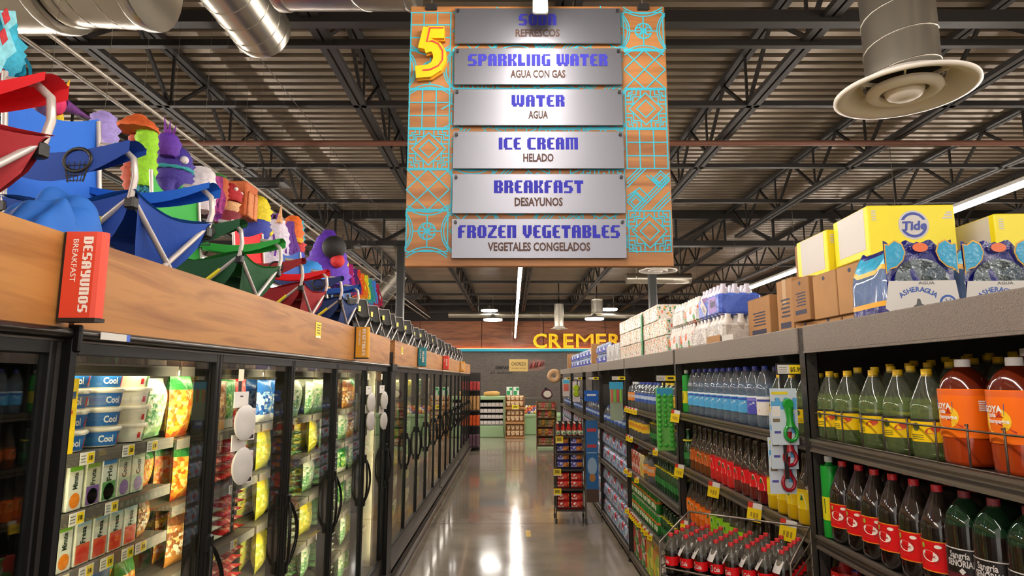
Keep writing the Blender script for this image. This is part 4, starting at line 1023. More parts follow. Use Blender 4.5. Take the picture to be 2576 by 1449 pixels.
# ------------------------------------------------------------------ wire basket of colas
BRZ = -.66; BC = (.872, 2.58, 0)
bt = empty('wire_basket', BC, BRZ, 'tilted wire basket of small cola bottles jutting into the aisle', 'basket')
bw, bd = .245, .151; BF = 1.036
WB = M('8a7f72', .3, .8)
MB().tube([(-bw, -bd, BF-.004), (bw, -bd, BF-.004), (bw, bd, BF-.004), (-bw, bd, BF-.004)], .004, 7, closed=True).build('floor_rim', WB, bt)
MB().box(-bw+.004, bw-.004, -bd+.004, bd-.004, BF-.005, BF-.001).build('floor_sheet', M('2a2521', .5, .3), bt)
MB().tube([(-bw, -bd, BF+.05), (-bw, -bd, BF+.12), (-bw, bd, BF+.19), (bw, bd, BF+.19), (bw, -bd, BF+.12), (bw, -bd, BF+.05)], .0045, 7).build('top_rim', WB, bt)
MB().tube([(-bw, -bd, BF+.028), (bw, -bd, BF+.028)], .0035, 7).build('front_wire', WB, bt)
for sx in (-1, 1):
    for sy in (-1, 1):
        MB().tube([(sx*bw, sy*bd, 0), (sx*bw, sy*bd, BF+(.12 if sy < 0 else .19))], .005, 7).build('leg', WB, bt)
    for k in range(3): MB().tube([(sx*bw, -bd, BF+.03+.032*k), (sx*bw, bd, BF+.045+.045*k)], .003, 6).build('side_wire', WB, bt)
def lab_coke(mb, R, H):
    r = R+.0007; wrap_band(mb, r, 0, 2*pi, H*.24, H*.46, 0, 18)
    txt(mb, 'Cola', .022, None, None, None, 1, width=.032, off=.02, wrap=(r+.0006, pi+.75+.25, H*.29)); wrap_band(mb, r, pi+.05, pi+.4, H*.28, H*.42, 1, 4, .0004); wrap_band(mb, r, pi+.12, pi+.33, H*.3, H*.4, 2, 4, .0007)
    return [M('d80e16', .5, spec=.25), M('ece2da', .45), M('3a3632', .5)]
COKE = bottle('cola_bottle', .215, .035, 'pet', clear('8a8478', .3, .04, 1.45), M('c8242c', .4), (DARK, .6), lab_coke, .013, .0135, 16)
mb = MB(); mb.grid(lambda u, v: (-.012-.03*v-.006*sin(3*u), -.026+.052*u, .165-.055*v), 4, 3); mb.grid(lambda u, v: (-.012-.03*v-.006*sin(3*u)+.0012, -.026+.052*u, .165-.055*v), 4, 3); mb.build('neck_tag', M('d8d2cc', .5), COKE)
KB = Matrix.Rotation(BRZ, 3, 'Z')
for r in range(5):
    for c in range(8):
        p = KB @ Vector((-bw+.034+c*.0598, -bd+.031+r*.0565+(.007 if c % 2 else 0), BF))
        place(COKE, (p.x+BC[0], p.y+BC[1], p.z), random.uniform(-.5, .5)+BRZ+.6, 'cola bottle in the wire basket, %s row from the aisle, %s from the left' % (ORD[r], ORD[c]), 'small cola bottles in the basket', .72)
# ------------------------------------------------------------------ third bay goods
JUGC = clear('b8bcc0', .15, .05, 1.5)
def jug(name, lab1, lab2, capc):
    mb = MB(); mb.lathe([(.05, 0), (.065, .01), (.068, .05), (.064, .09), (.068, .13), (.064, .17), (.05, .2), (.025, .22), (.018, .235)], 18, sx=1, sy=1)
    o = mb.build(name, JUGC); tag(o, None, 'jug')
    mb = MB(); mb.lathe([(.02, .228), (.02, .25)], 12); mb.build('cap', M(capc, .4), o)
    mb = MB(); wrap_band(mb, .0695, FACE-1.1, FACE+.7, .07, .15, 0, 12); wrap_band(mb, .0695, FACE-.8, FACE+.4, .1, .13, 1, 8, .0006); mb.build('label', [M(lab1, .4), M(lab2, .4)], o)
    return o
JG = [('orange-labelled', jug('water_jug', 'e88a3a', 'd8b8a0', 'd8d8d8')), ('blue-labelled', jug('water_jug', '3a5aa8', 'b8c8e0', '3a4aa0')), ('yellow-labelled', jug('water_jug', 'e8c22a', 'd88a2a', 'e0c030'))]
MINB = MIN
def items(o, nm, ys, z, where, grp, x=1.24, sc=None): row(o, ys, x, z, nm, where, grp, sc)
items(JG[0][1], 'clear water jug with orange label', (6.42, 6.26), 1.516, 'top shelf of the third bay', 'water jugs'); items(JG[1][1], 'clear water jug with blue label', (6.08, 5.93, 5.78, 5.63, 5.48, 5.33), 1.516, 'top shelf of the third bay', 'water jugs')
items(JG[2][1], 'clear jug with yellow label', (5.18, 5.03, 4.88, 4.73), 1.516, 'top shelf of the third bay', 'water jugs')
items(JG[2][1], 'clear jug with yellow label', (6.42, 6.27, 6.12, 5.97, 5.82), 1.241, 'second shelf of the third bay', 'water jugs')
items(MIN, 'green mineral water bottle', [5.62-.082*k for k in range(12)], 1.241, 'second shelf of the third bay', 'green mineral water bottles')
def pk(name, cols, w_, h, d, sc=18, r=.4): 
    o = MB().cbox(0, d, -w_/2, w_/2, 0, h, .003).build(name, blotch(cols, sc, r, .15)); tag(o, None, 'carton'); return o
C1 = pk('drink_carton', ('e8e2d8', 'c83a2a', 'e8dcc8', 'b8502a'), .13, .2, .2, 26); C2 = pk('drink_carton', ('e2c84a', 'c89a2a', 'e8dcae'), .1, .2, .2, 22)
row(C1, (6.42, 6.28, 6.14), 1.2, .901, 'red and white drink carton', 'third shelf of the third bay', 'drink cartons', None, .04); row(C2, (6.02, 5.91), 1.2, .901, 'yellow drink carton', 'third shelf of the third bay', 'drink cartons', None, .04)
items(JG[0][1], 'clear water jug with orange label', (5.76, 5.6), .901, 'third shelf of the third bay', 'water jugs')
items(MIN, 'green mineral water bottle', [5.46-.08*k for k in range(11)], .901, 'third shelf, front row', 'green mineral water bottles'); items(MIN, 'green mineral water bottle', [5.46-.08*k for k in range(11)], .901, 'third shelf, second row', 'green mineral water bottles', 1.32)
GC = MB(); GC.lathe([(.024, 0), (.033, .008), (.033, .15), (.026, .162), (.024, .165)], 14, [0, 0, 1, 1]); CAN = GC.build('soda_can', [M('2f8a3c', .3, .3), M('b8b4ac', .3, .8)]); tag(CAN, None, 'can')
mb = MB(); wrap_band(mb, .0336, 0, 2*pi, .08, .1, 0, 14); wrap_band(mb, .0336, FACE-.5, FACE+.1, .03, .07, 1, 6); mb.build('print', [M('e07a2a', .4), M('dfe6c8', .4)], CAN)
for tier in (0, 1):
    row(CAN, [6.46-.074*k for k in range(15)], 1.225, .521+tier*.167, 'green soda can from the far post', '%s tier of the fourth shelf' % ORD[tier], 'green soda cans')
items(MIN, 'green mineral water bottle', [5.3-.08*k for k in range(9)], .521, 'fourth shelf of the third bay', 'green mineral water bottles')
C3 = pk('can_multipack', ('c8281f', '3f8a35', 'd8d0c8', 'b82020'), .27, .13, .3, 16); C4 = pk('can_multipack', ('e0c81e', '9ab82a', 'e8d84a', 'd88a1e'), .27, .39, .3, 12); C5 = pk('can_multipack', ('d8d0cc', 'b89a98', 'e8e2de'), .27, .39, .3, 12)
for k in range(3): place(C3, (1.2, 6.35, .101+.131*k), 0, 'red and green can multipack on the bottom shelf, %s from the shelf' % ORD[k], 'can multipacks')
for k in range(3): place(C3, (1.2, 6.06, .101+.131*k), 0, 'second pile red and green can multipack, %s from the bottom shelf' % ORD[k], 'can multipacks')
place(C4, (1.2, 5.76, .101), 0, 'tall yellow-green multipack on the bottom shelf, the far one', 'can multipacks'); place(C4, (1.2, 5.48, .101), 0, 'tall yellow-green multipack on the bottom shelf, the near one', 'can multipacks')
place(C5, (1.2, 5.19, .101), 0, 'tall whitish multipack on the bottom shelf, the far one', 'can multipacks'); place(C5, (1.2, 4.9, .101), 0, 'tall whitish multipack on the bottom shelf, the near one', 'can multipacks')
for k, y in enumerate((4.3, 4.0, 3.7, 3.4, 3.1, 2.8)): place(C3, (1.21, y, .501), 0, 'red multipack behind the cola basket, %s from the far post' % ORD[k], 'can multipacks')
# shrink-wrapped water packs on the far bays
def shrink(name, cols, w_, h, d, nb):
    t = empty(name); tag(t, None, 'bottle pack')
    mb = MB(); r = w_/nb/2
    for i in range(nb): mb.lathe([(r*.9, .003), (r*.96, .02), (r*.96, h*.6), (r*.7, h*.82), (r*.35, h*.93), (r*.35, h)], 10, 0, (r, -w_/2+r*(2*i+1), 0))
    mb.build('bottle_row', clear('b4c4d8', .55, .05, 1.45), t)
    mb = MB(); mb.cbox(-.004, d, -w_/2-.003, w_/2+.003, .0, h*.8, .02); mb.build('film', blotch(cols, 22, .2, .5), t)
    return t
WPK = shrink('water_pack', ('9fb8dc', '7fa0d0', 'dfe6ee', 'c83a48', '8fb0dc', 'b8cce6'), .44, .2, .26, 6)
for b_, ya in ((3, 6.6), (4, 8.57), (5, 10.55), (6, 12.7)):
    nc = 4 if b_ < 6 else 5
    for lv, z0, tiers in (('middle', .761, 2), ('bottom', .101, 3)):
        for tr in range(tiers):
            for c in range(nc): place(WPK, (1.2, ya+.25+c*.475, z0+tr*.204), 0, 'blue water pack on the %s level, %s tier, %s across, %s' % (lv, ORD[tr], ORD[c], BN[b_]), 'shrink-wrapped water packs')
    for c in range(6): place(JG[1][1], (1.24, ya+.2+c*.27, 1.211), 0, 'clear water jug with blue label, %s across on the upper shelf, %s' % (ORD[c], BN[b_]), 'water jugs')
# ------------------------------------------------------------------ carded goods on clip strips at the rack posts
def price_head(y, x0, x1, z, label, price=None):
    t = empty('price_holder', (0, y, z), 0, label, 'price holder', 'price holders at the rack posts')
    MB().box(x0, RX+.05, .0, .006, -.02, .026).build('holder', M('171311', .5), t)
    mb = MB(); w_ = x1-x0; mb.box(x0+.005, x0+.005+w_*.45, -.0015, 0, -.016, .02, 0); mb.box(x0+.005+w_*.45, x0+w_, -.0015, 0, -.016, .02, 1)
    for k in range(3): mb.box(x0+.01, x0+w_*.4, -.002, -.001, -.01+k*.009, -.007+k*.009, 2)
    if price: txt(mb, price, .018, (x0+.005+w_*.72, -.0022, -.007), (1, 0, 0), (0, 0, 1), 3, width=w_*.46, off=.03)
    else: mb.box(x0+w_*.6, x0+w_*.9, -.002, -.001, -.006, .01, 3)
    mb.build('price_label', [M('d8d2ca', .5), M('efd018', .45), M('8a857c', .5), M('3a3210', .5)], t)
price_head(2.6, 1.085, 1.19, 1.835, 'black price holder with label reading 5.99 at the nearest post', '$5.99')
for i, y in enumerate((4.5, 6.5, 8.5, 10.5, 12.6)): price_head(y, 1.02, 1.16, 1.8, '%s black price holder with yellow label beyond the nearest one' % ORD[i], None)
for i, (y, z0, z1) in enumerate(((2.606, 1.4, 1.815), (4.508, 1.45, 1.78), (6.508, 1.45, 1.78), (8.508, 1.5, 1.78), (10.508, 1.5, 1.78), (12.608, 1.5, 1.78))):
    x = 1.107 if i == 0 else 1.08
    tag(MB().box(x-.008, x+.008, y, y+.003, z0, z1).build('clip_strip', M('191513', .5)), '%s black clip strip hanging at the rack posts, counted from the camera' % ORD[i], 'clip strip', 'clip strips at the rack posts')
def opener(col, full):
    t = empty('bottle_opener_card'); tag(t, None, 'opener card')
    mb = MB(); w_, h = .108, .225
    mb.box(-w_/2, w_/2, 0, .002, 0, h, 0); mb.box(-w_/2+.002, w_/2-.002, -.0006, 0, h*.62, h*.8, 1)
    for k in range(6): mb.add([(-w_/2+.002+w_*.163*(k+.5)+.011*cos(2*pi*j/10), -.0008, h*.8+.008*sin(2*pi*j/10)) for j in range(10)], [tuple(range(10))], 1 if k % 2 else 0)
    mb.box(-w_/2+.006, -w_/2+.072, -.001, 0, h*.89, h*.94, 2); mb.box(w_*.22, w_*.38, -.0006, 0, h*.2, h*.55, 1)
    mb.box(-w_/2+.004, -w_/2+.038, -.0012, 0, h*.5, h*.68, 3); mb.box(-w_/2+.006, -w_/2+.034, -.0012, 0, h*.4, h*.46, 4); mb.box(-w_/2+.01, -w_/2+.036, -.0012, 0, h*.2, h*.24, 5)
    mb.build('backing_card', [M('c9d3dd', .45), M('5aa8d8', .45), M('e6cf2a', .45), M('e8e2de', .5), M('7a6a52', .5), M('4a4a9a', .5)], t)
    mb = MB(); k = Matrix.Rotation(pi/2, 3, 'X'); c = (.018, -.012, .045)
    pts = [(c[0]+.024*cos(a*2*pi/22), -.012, .046+.03*sin(a*2*pi/22)) for a in range(22)]
    mb.tube(pts, .0075, 8, closed=True)
    mb.tube([(.018, -.012, .072), (.016, -.012, .1), (.015, -.012, .125), (.013, -.012, .15)], [.019, .013, .015, .019], 12)
    mb.lathe([(.001, -.02), (.014, -.018), (.021, -.008), (.022, 0), (.018, .008)], 16, 0, (.013, -.012, .163), rot=k)
    mb.build('opener', M(col, .25, coat=.3), t)
    return t
OG, OR = opener('16922e', 1), opener('9c1422', 1)
place(OG, (1.107, 2.6, 1.535), 0, 'carded green bottle opener on the clip strip at the nearest post', 'bottle opener cards')
place(OR, (1.109, 2.625, 1.437), 0, 'carded red bottle opener below the green one', 'bottle opener cards'); place(OR, (1.107, 2.65, 1.335), 0, 'lowest carded red bottle opener on the nearest post', 'bottle opener cards')
def tray(y, z0, z1, x0, x1, label, split):
    t = empty('ice_tray', (0, y, 0), 0, label, 'ice tray', 'ice cube trays on clip strips')
    mb = MB(); mb.cbox(x0, x1, .0, .014, z0, z1, .004); mb.build('tray', M('6fbf5a', .35), t)
    mb = MB(); nz = 11; nx = 3
    for r in range(nz):
        for c in range(nx):
            if r < 4 and c == 1 and r > 0: continue
            mb.lathe([(.015, 0), (.014, .008), (.009, .013), (.001, .015)], 10, 0, (x0+(x1-x0)*(c+.5)/nx, 0, z0+.02+(z1-z0-.06)*(r+.5)/nz), rot=Matrix.Rotation(pi/2, 3, 'X'))
    mb.build('cube_cup', M('3fae35', .3), t)
    MB().box(x0+.005, x1-.005, -.003, .0, z1-.06, z1-.004).build('header_card', M('3a9ac8', .4), t)
tray(4.5, 1.3, 1.735, 1.018, 1.14, 'green ice cube tray on the clip strip at the second post', 0)
t = empty('popsicle_mould_card', (0, 6.5, 0), 0, 'pastel popsicle mould pack on the clip strip at the third post', 'mould pack')
MB().box(1.0, 1.13, 0, .01, 1.38, 1.76).build('blister', clear('c0d0b8', .6, .1), t); MB().box(.995, 1.135, -.003, 0, 1.69, 1.765).build('header_card', M('3aa0cc', .4), t)
mb = MB()
for k, c in enumerate((0, 1, 2, 1)): mb.cbox(1.01+k*.03, 1.03+k*.03, -.01, 0, 1.56, 1.69, .003, c)
mb.build('mould', [M('d86a4a', .4), M('7fc84a', .4), M('c84a4a', .4)], t)
t = empty('blue_pack', (0, 8.5, 0), 0, 'bright blue hanging pack on the clip strip at the fourth post', 'pack')
mb = MB(); P = []
for k in range(24): a = 2*pi*k/24; r = .1*(1+.2*cos(4*a+pi)); P.append((r*cos(a)*1.05, r*sin(a)*.8))
mb.prism(P, (1.06, .0, 1.57), (1, 0, 0), (0, 0, 1), (0, .02, 0)); mb.build('pouch', M('1f62c0', .35), t); MB().box(1.0, 1.12, -.002, 0, 1.57, 1.595).build('print', M('dfe6ee', .4), t)
t = empty('lime_fish_card', (0, 10.5, 0), 0, 'lime green fish-shaped holder card on the fifth post', 'card')
MB().box(1.0, 1.12, .01, .013, 1.42, 1.75).build('backing_card', M('d8cfd0', .5), t)
mb = MB(); mb.lathe([(.001, -.02), (.05, -.01), (.055, 0), (.04, .01)], 18, 0, (1.06, 0, 1.64), rot=Matrix.Rotation(pi/2, 3, 'X')); mb.lathe([(.001, -.02), (.045, -.01), (.05, 0), (.04, .01)], 18, 0, (1.06, 0, 1.55), rot=Matrix.Rotation(pi/2, 3, 'X')); mb.build('holder', M('a8c01a', .4), t)
t = empty('pink_blue_card', (0, 12.6, 0), 0, 'pink and blue carded goods on the sixth post', 'card')
MB().box(1.0, 1.14, 0, .004, 1.45, 1.78).build('backing_card', M('d8d0cc', .5), t); mb = MB(); mb.box(1.01, 1.13, -.004, 0, 1.7, 1.77, 0); mb.box(1.02, 1.12, -.008, 0, 1.55, 1.69, 1); mb.build('print', [M('4ab0d8', .4), M('d86a5a', .4)], t)
# ================================================================== STOCK ON TOP OF THE RACKS
TZ = 2.0
CBD = M('a87a4c', .75, var=.08, vs=9); CBD2 = M('9a6c40', .75, var=.08, vs=9); INK = M('3a3a4e', .7)
def cardbox(w_, d, h, art=None, hole=True, c=CBD):
    """brown case: x depth w_, y length d"""
    mb = MB(); mb.cbox(0, w_, 0, d, 0, h, .003, 0)
    mb.box(-.0006, 0, .002, d-.002, h*.985, h*.99, 1); mb.box(-.0006, 0, d*.5-.02, d*.5+.02, h*.55, h, 2) if art == 'tape' else None
    if hole: mb.add([(-.0008, d*.5+.012*cos(2*pi*k/12), h*.88+.009*sin(2*pi*k/12)) for k in range(12)], [tuple(range(12))], 3)
    if art:
        for k in range(5): mb.box(-.0008, 0, d*.2, d*(.75-.07*(k % 2)), h*(.35+.07*k), h*(.38+.07*k), 3)
        mb.box(-.0009, 0, d*.18, d*.82, h*.16, h*.26, 3)
    o = mb.build('cardboard_box', [c, M('6e4c2c', .8), M('b89468', .4), INK]); tag(o, None, 'box'); return o
def pb(o, x, y, z, label, rz=0): return place(o, (x, y, z), rz, label, 'boxes stocked on the rack tops')
B1 = cardbox(.28, .2, .195, None); B2 = cardbox(.28, .17, .2, 'ink', True, CBD2); B3 = cardbox(.28, .18, .29, 'tape', False)
pb(B1, 1.34, 2.36, TZ+.055, 'plain brown box right behind the blue water packs'); pb(B1, 1.34, 2.57, TZ+.055, 'brown box with round hand hole, second behind the water packs'); pb(B2, 1.33, 2.79, TZ+.06, 'brown printed box beside the rack post, lower one')
for i, y in enumerate((2.35, 2.57, 2.78)): place(cardbox(.27, .205, .055, None) if i == 0 else FLATB, (1.35, y, TZ), 0, '%s flat brown tray box at the base of the brown box pile' % ORD[i], 'boxes stocked on the rack tops') if i else globals().update(FLATB=place(cardbox(.27, .205, .055, None), (1.35, y, TZ), 0, 'first flat brown tray box at the base of the brown box pile', 'boxes stocked on the rack tops'))
pb(B3, 1.36, 3.02, TZ, 'tall taped brown box at the far end of the brown pile'); pb(B2, 1.5, 3.1, TZ+.292, 'brown printed box standing on top of the brown pile beside the yellow boxes')
B4 = cardbox(.26, .3, .235, 'ink', False); pb(B4, 1.34, 3.25, TZ, 'wide brown box with dark print behind the white bottle packs')
B5 = cardbox(.3, .3, .28, None, False, CBD2); pb(B5, 1.62, 3.28, TZ, 'big brown box with black script deeper on the rack top')
txm = MB(); txt(txm, 'Goya', .05, (1.6195, 3.42, TZ+.2), (0, -1, 0), (0, 0, 1), 0, width=.13, off=.02); o = txm.build('print', M('3a2a1c', .7), None); o.parent = B5; o.matrix_parent_inverse = B5.matrix_basis.inverted()
# yellow detergent cases
YEL = M('e6d216', .45); GRY = M('c3bcb6', .5); BLU = M('2c3f94', .45)
def tide(full, w_=.34, d=.3, h=.205):
    t = empty('detergent_case'); tag(t, None, 'detergent box')
    MB().cbox(0, w_, 0, d, 0, h, .004).build('carton', YEL, t)
    mb = MB(); mb.box(-.001, 0, .03, d-.045, .03, h-.004, 0); mb.build('side_panel', GRY, t)
    mb = MB(); u, v = (1, 0, 0), (0, 0, 1)
    def disc(cx, cz, r, e, mi, sx=1, n=30): mb.add([(cx+r*sx*cos(2*pi*k/n), -e, cz+r*sin(2*pi*k/n)) for k in range(n)], [tuple(range(n))], mi)
    disc(w_*.52, h*.6, .06, .0005, 0); disc(w_*.52, h*.6, .052, .0009, 1); disc(w_*.52, h*.6, .041, .0013, 0)
    mb.box(w_*.52-.056, w_*.52+.056, -.0015, 0, h*.6-.018, h*.6+.02, 0)
    txt(mb, 'Tide', .036, (w_*.52, -.0025, h*.6-.02), (1, 0, .04), (.12, 0, 1), 1, width=.098, off=.04)
    mb.box(.06, w_-.02, -.0008, 0, .012, .042, 0)
    for k in range(12): mb.box(w_*.52-.03+.005*k, w_*.52-.028+.005*k, -.0012, 0, .018, .036, 2)
    mb.box(.075, .125, -.0012, 0, .026, .03, 2)
    for k in range(5): mb.box(.015, .034-.002*(k % 2), -.0008, 0, h*.7+.009*k, h*.7+.005+.009*k, 0)
    for k in range(3): mb.box(w_-.05+.008*k, w_-.012, -.0008, 0, h*.72+.011*k, h*.72+.007+.011*k, 0)
    mb.build('print', [GRY, BLU, M('6a6660', .6)], t)
    return t
TD = tide(1)
place(TD, (1.43, 2.46, 2.285), -.05, 'yellow detergent box with round blue logo above the water packs', 'yellow detergent boxes')
place(TD, (1.42, 2.775, 2.262), .0, 'yellow detergent box with grey side panel, behind the logo box', 'yellow detergent boxes')
place(TD, (1.86, 2.36, 2.225), -.04, 'yellow detergent box farther right, deeper on the rack top', 'yellow detergent boxes')
pb(B5, 1.64, 2.46, TZ, 'brown box under the yellow logo box'); pb(cardbox(.4, .36, .224, None, False), 1.98, 2.34, TZ, 'brown box under the yellow box farther right'); 
# blue water packs with carry handle
def agua():
    t = empty('water_multipack'); tag(t, None, 'bottle pack')
    W_, D, H = .215, .27, .235
    BLUE = M('15176a', .25, bump=.6, bs=30)
    mb = MB()
    for i in range(4):
        for j in range(2): mb.lathe([(.027, .004), (.031, .015), (.031, .12), (.024, .155), (.012, .185), (.012, .205)], 12, 0, (.04+j*.12, .04+i*.066, 0))
    mb.build('bottle', clear('7fa8d8', .45, .04, 1.5), t)
    # film: scalloped shoulders, blue base band, clear window
    def film(u, v):
        a = 2*pi*u; sx = (abs(cos(a))**.35)*(1 if cos(a) >= 0 else -1); sy = (abs(sin(a))**.35)*(1 if sin(a) >= 0 else -1)
        y = D/2*sy; k = 1-.42*max(0, (v-.5)/.5)**1.6; x = W_/2*sx*k
        z = H*v*(1 if v < .9 else 1)+(.014*abs(sin(4*pi*(y/D+.5)))-.008)*(v > .6)
        return (W_/2+x, D/2+y*(1-.05*v), max(.001, z))
    mb.grid(film, 44, 12) if 0 else None
    fb = MB(); fb.grid(film, 48, 14, 0, True, lambda u, v: 0 if v < .16 else (2 if v < .19 else (1 if v < .66 else (2 if v < .69 else (3 if v < .9 else 0)))))
    fb.build('film', [BLUE, clear('b8ccec', .28, .05, 1.5), M('e8a81e', .4), M('1f9cc4', .25, bump=.4, bs=30), ], t)
    # upright blue panel with window painted with grey wrinkle reflections and grey card on the camera side
    cb = MB(); cb.grid(lambda u, v: (.003+(W_-.006)*u, -.006-.008*sin(pi*u)*sin(pi*v)-.003*sin(14*u+5*v), .004+v*(H-.012+.016*cos(6*pi*u)*abs(2*u-1)**.5+.01*(1-abs(2*u-1)))), 24, 14)
    cb.build('end_panel', BLUE, t)
    for sd in (0, 1):
        def lobe(k, sd=sd):
            P = [(0, .135), (.012, .15), (.03, .155), (.05, .175), (.058, .2), (.05, .225), (.03, .236), (.012, .222), (0, .225)]
            cx, cz = .025, .19
            return [((cx+(p[0]-cx)*k) if sd == 0 else W_-(cx+(p[0]-cx)*k), -.021-.0012*(k < 1.05), cz+(p[1]-cz)*k) for p in P]
        lb = MB(); lb.add(lobe(1.12), [tuple(range(9))], 0); lb.add(lobe(1.0), [tuple(range(9))], 1); lb.build('shoulder_print', [M('dca02a', .4), M('1a90b8', .25, bump=.5, bs=40)], t)
    wn = MB(); P = [(.022, .09), (W_-.022, .09)]+[(W_/2+(W_/2-.022)*cos(a), .1+.08*sin(a)) for a in [pi*k/14 for k in range(0, 15)]]
    wn.add([(p[0], -.0155, p[1]) for p in P], [tuple(range(len(P)))], 0); wn.build('window', blotch(('3a4244', '6a7478', '8f989c', '4a5560', '2e3a5a', 'a8b0b4'), 34, .1, 1.0), t)
    cd = MB(); cd.add([(-.012, -.018, .02), (.01, -.018, .004), (W_-.012, -.018, .004), (W_+.002, -.018, .02), (W_-.008, -.018, .108), (.004, -.018, .108)], [(0, 1, 2, 3, 4, 5)], 0)
    txt(cd, 'AGUA', .009, (W_*.55, -.0186, .096), (1, 0, 0), (0, 0, 1), 2, width=.05, off=.02)
    n = 11; s = 'ASHERAGUA'
    for k, ch in enumerate(s):
        a = radians(128-76*k/(len(s)-1)); R = .075; cx, cz = W_*.42, -.002
        txt(cd, ch, .016, (cx+R*cos(a), -.0186, cz+R*sin(a)), (sin(a), 0, -cos(a)), (cos(a), 0, sin(a)), 1, off=.03)
    cd.add([(W_*.42+p[0], -.0186, p[1]) for p in ((-.022, .012), (.022, .012), (.016, .03), (.008, .034), (.004, .05), (-.004, .05), (-.008, .032), (-.016, .028))], [tuple(range(8))], 2)
    cd.add([(W_*.83+.026*cos(2*pi*k/20), -.0186, .036+.026*sin(2*pi*k/20)) for k in range(20)], [tuple(range(20))], 1)
    cd.add([(W_*.83+.019*cos(2*pi*k/20), -.0189, .036+.019*sin(2*pi*k/20)) for k in range(20)], [tuple(range(20))], 0)
    for a in range(3): cd.bar((W_*.83-.016*cos(a*pi/3), -.0191, .036-.016*sin(a*pi/3)), (W_*.83+.016*cos(a*pi/3), -.0191, .036+.016*sin(a*pi/3)), .004, .001, 1)
    cd.build('card_label', [M('c8c2bc', .5), M('2b4f9a', .5), M('4a4a4a', .5)], t)
    hd = MB(); hd.add([(W_/2+.024*cos(2*pi*k/16), -.022, H-.02+.015*sin(2*pi*k/16)) for k in range(16)], [tuple(range(16))]); hd.build('badge', M('d8622a', .4), t)
    return t
AG = agua()
place(AG, (1.20, 2.0, TZ), -.08, 'blue water multipack with bottles showing on its aisle side', 'blue water multipacks'); place(AG, (1.452, 2.0, TZ), -.06, 'blue water multipack deeper on the rack, beside the first', 'blue water multipacks')
# white bottle packs, flavoured water pack and cans farther along
def soft_pack(name, w_, d, h, nb, cols, wrapc, sc=16, top=True):
    t = empty(name); tag(t, None, 'bottle pack')
    mb = MB(); r = d/nb/2; n2 = max(2, int(w_/(2*r)))
    for i in range(nb):
        for j in range(n2): mb.lathe([(r*.9, .002), (r*.97, .012), (r*.97, h*.62), (r*.75, h*.78), (r*.42, h*.9), (r*.45, h), (r*.3, h)], 10, 0, (r+j*2*r, r+i*2*r, 0))
    mb.build('bottle', wrapc, t)
    fb = MB(); fb.cbox(-.004, w_+.004, -.004, d+.004, .0, h*.7, .015); fb.build('film', blotch(cols, sc, .22, .6), t)
    return t
PW = soft_pack('white_bottle_pack', .26, .3, .17, 5, ('e2dcd6', 'd8d0ca', 'e86a3a', 'ece8e4', 'd8d4ce', '4a8a4a', 'e8e2dc'), M('ddd6d0', .3), 20)
PG = soft_pack('white_bottle_pack', .26, .3, .17, 4, ('d8d2cc', 'cfc8c2', 'e2ddd8', 'bdb6b0'), M('d8d0c8', .3), 14)
HINT = soft_pack('flavoured_water_pack', .24, .42, .185, 6, ('4a6ad0', '5a7ae0', '4060c8'), M('cfc8d8', .25), 8)
tx = MB(); tx.box(-.0046, -.004, .06, .2, .02, .115, 0); txt(tx, 'hint', .05, (-.006, .12, .055), (0, -1, 0), (0, 0, 1), 1, width=.1, off=.03)
tx.add([(-.0062, .25+.1*a+.02*b, .03+.08*a-.02*b+.0) for a, b in ((0, 1), (0, -1), (1, -1), (1, 1))], [(0, 1, 2, 3)], 2); txt(tx, 'fizz', .025, (-.0066, .3, .05), (0, -.8, -.55), (0, -.5, .8), 1, width=.06, off=.03); tx.box(-.0046, -.004, .23, .33, .1, .13, 3)
tx.build('print', [M('9a7ac8', .4), M('231f3a', .4), M('c9c2c4', .4), M('6a1f8a', .4)], HINT)
k = 0
for y in (3.58, 3.9): place(PG, (1.21, y, TZ), 0, 'plain white bottle pack, %s along from the brown boxes' % ORD[k], 'bottle packs on the rack tops'); k += 1
k = 0
for y in (4.22, 4.54): place(PW, (1.21, y, TZ), 0, 'white bottle pack with orange print under the flavoured water, %s from the brown boxes' % ORD[k], 'bottle packs on the rack tops'); k += 1
place(HINT, (1.22, 3.66, TZ+.172), 0, 'blue and violet flavoured water pack on top of the white packs'); 
place(PW, (1.22, 4.12, TZ+.172), 0, 'white bottle pack with orange print stacked beside the flavoured water pack', 'bottle packs on the rack tops'); place(PG, (1.22, 4.45, TZ+.172), 0, 'plain white bottle pack on the upper layer nearest the green cartons', 'bottle packs on the rack tops')
tr = MB(); tr.box(1.196, 1.2, 3.62, 3.86, TZ, TZ+.05, 0); tr.box(1.196, 1.205, 3.4, 3.58, TZ, TZ+.04, 1); 
tag(tr.build('tray_front', [CBD, M('cfc9c2', .5)]), 'brown and white tray fronts before the white bottle packs', 'tray')
def agua_carton(name, cols, w_, d, h, sc):
    o = MB().cbox(0, w_, 0, d, 0, h, .006).build(name, blotch(cols, sc, .35, .2)); tag(o, None, 'carton'); return o
SX = agua_carton('seltzer_case', ('e0dad2', 'd8d0c8', 'e86a4a', 'e4ddd4', '3f8f5a', 'e2dcd2', 'dcd4ca', 'd6cec6', 'e0d8d0', '2f7a4a', 'e0a04a', 'e2dad2'), .27, .29, .135, 70)
for c in range(7):
    for r in range(3 if c else 2):
        place(SX, (1.2, 4.88+c*.3, TZ+r*.137), random.uniform(-.03, .03), 'white seltzer case with green and red print, %s pile from the near end, %s layer' % (ORD[c], ORD[r]), 'seltzer cases on the rack tops')
mb = MB(); mb.box(1.188, 1.196, 5.74, 5.80, TZ, TZ+.38, 0)
for k in range(4): mb.box(1.187, 1.189, 5.755, 5.785, TZ+.05+k*.08, TZ+.09+k*.08, 1)
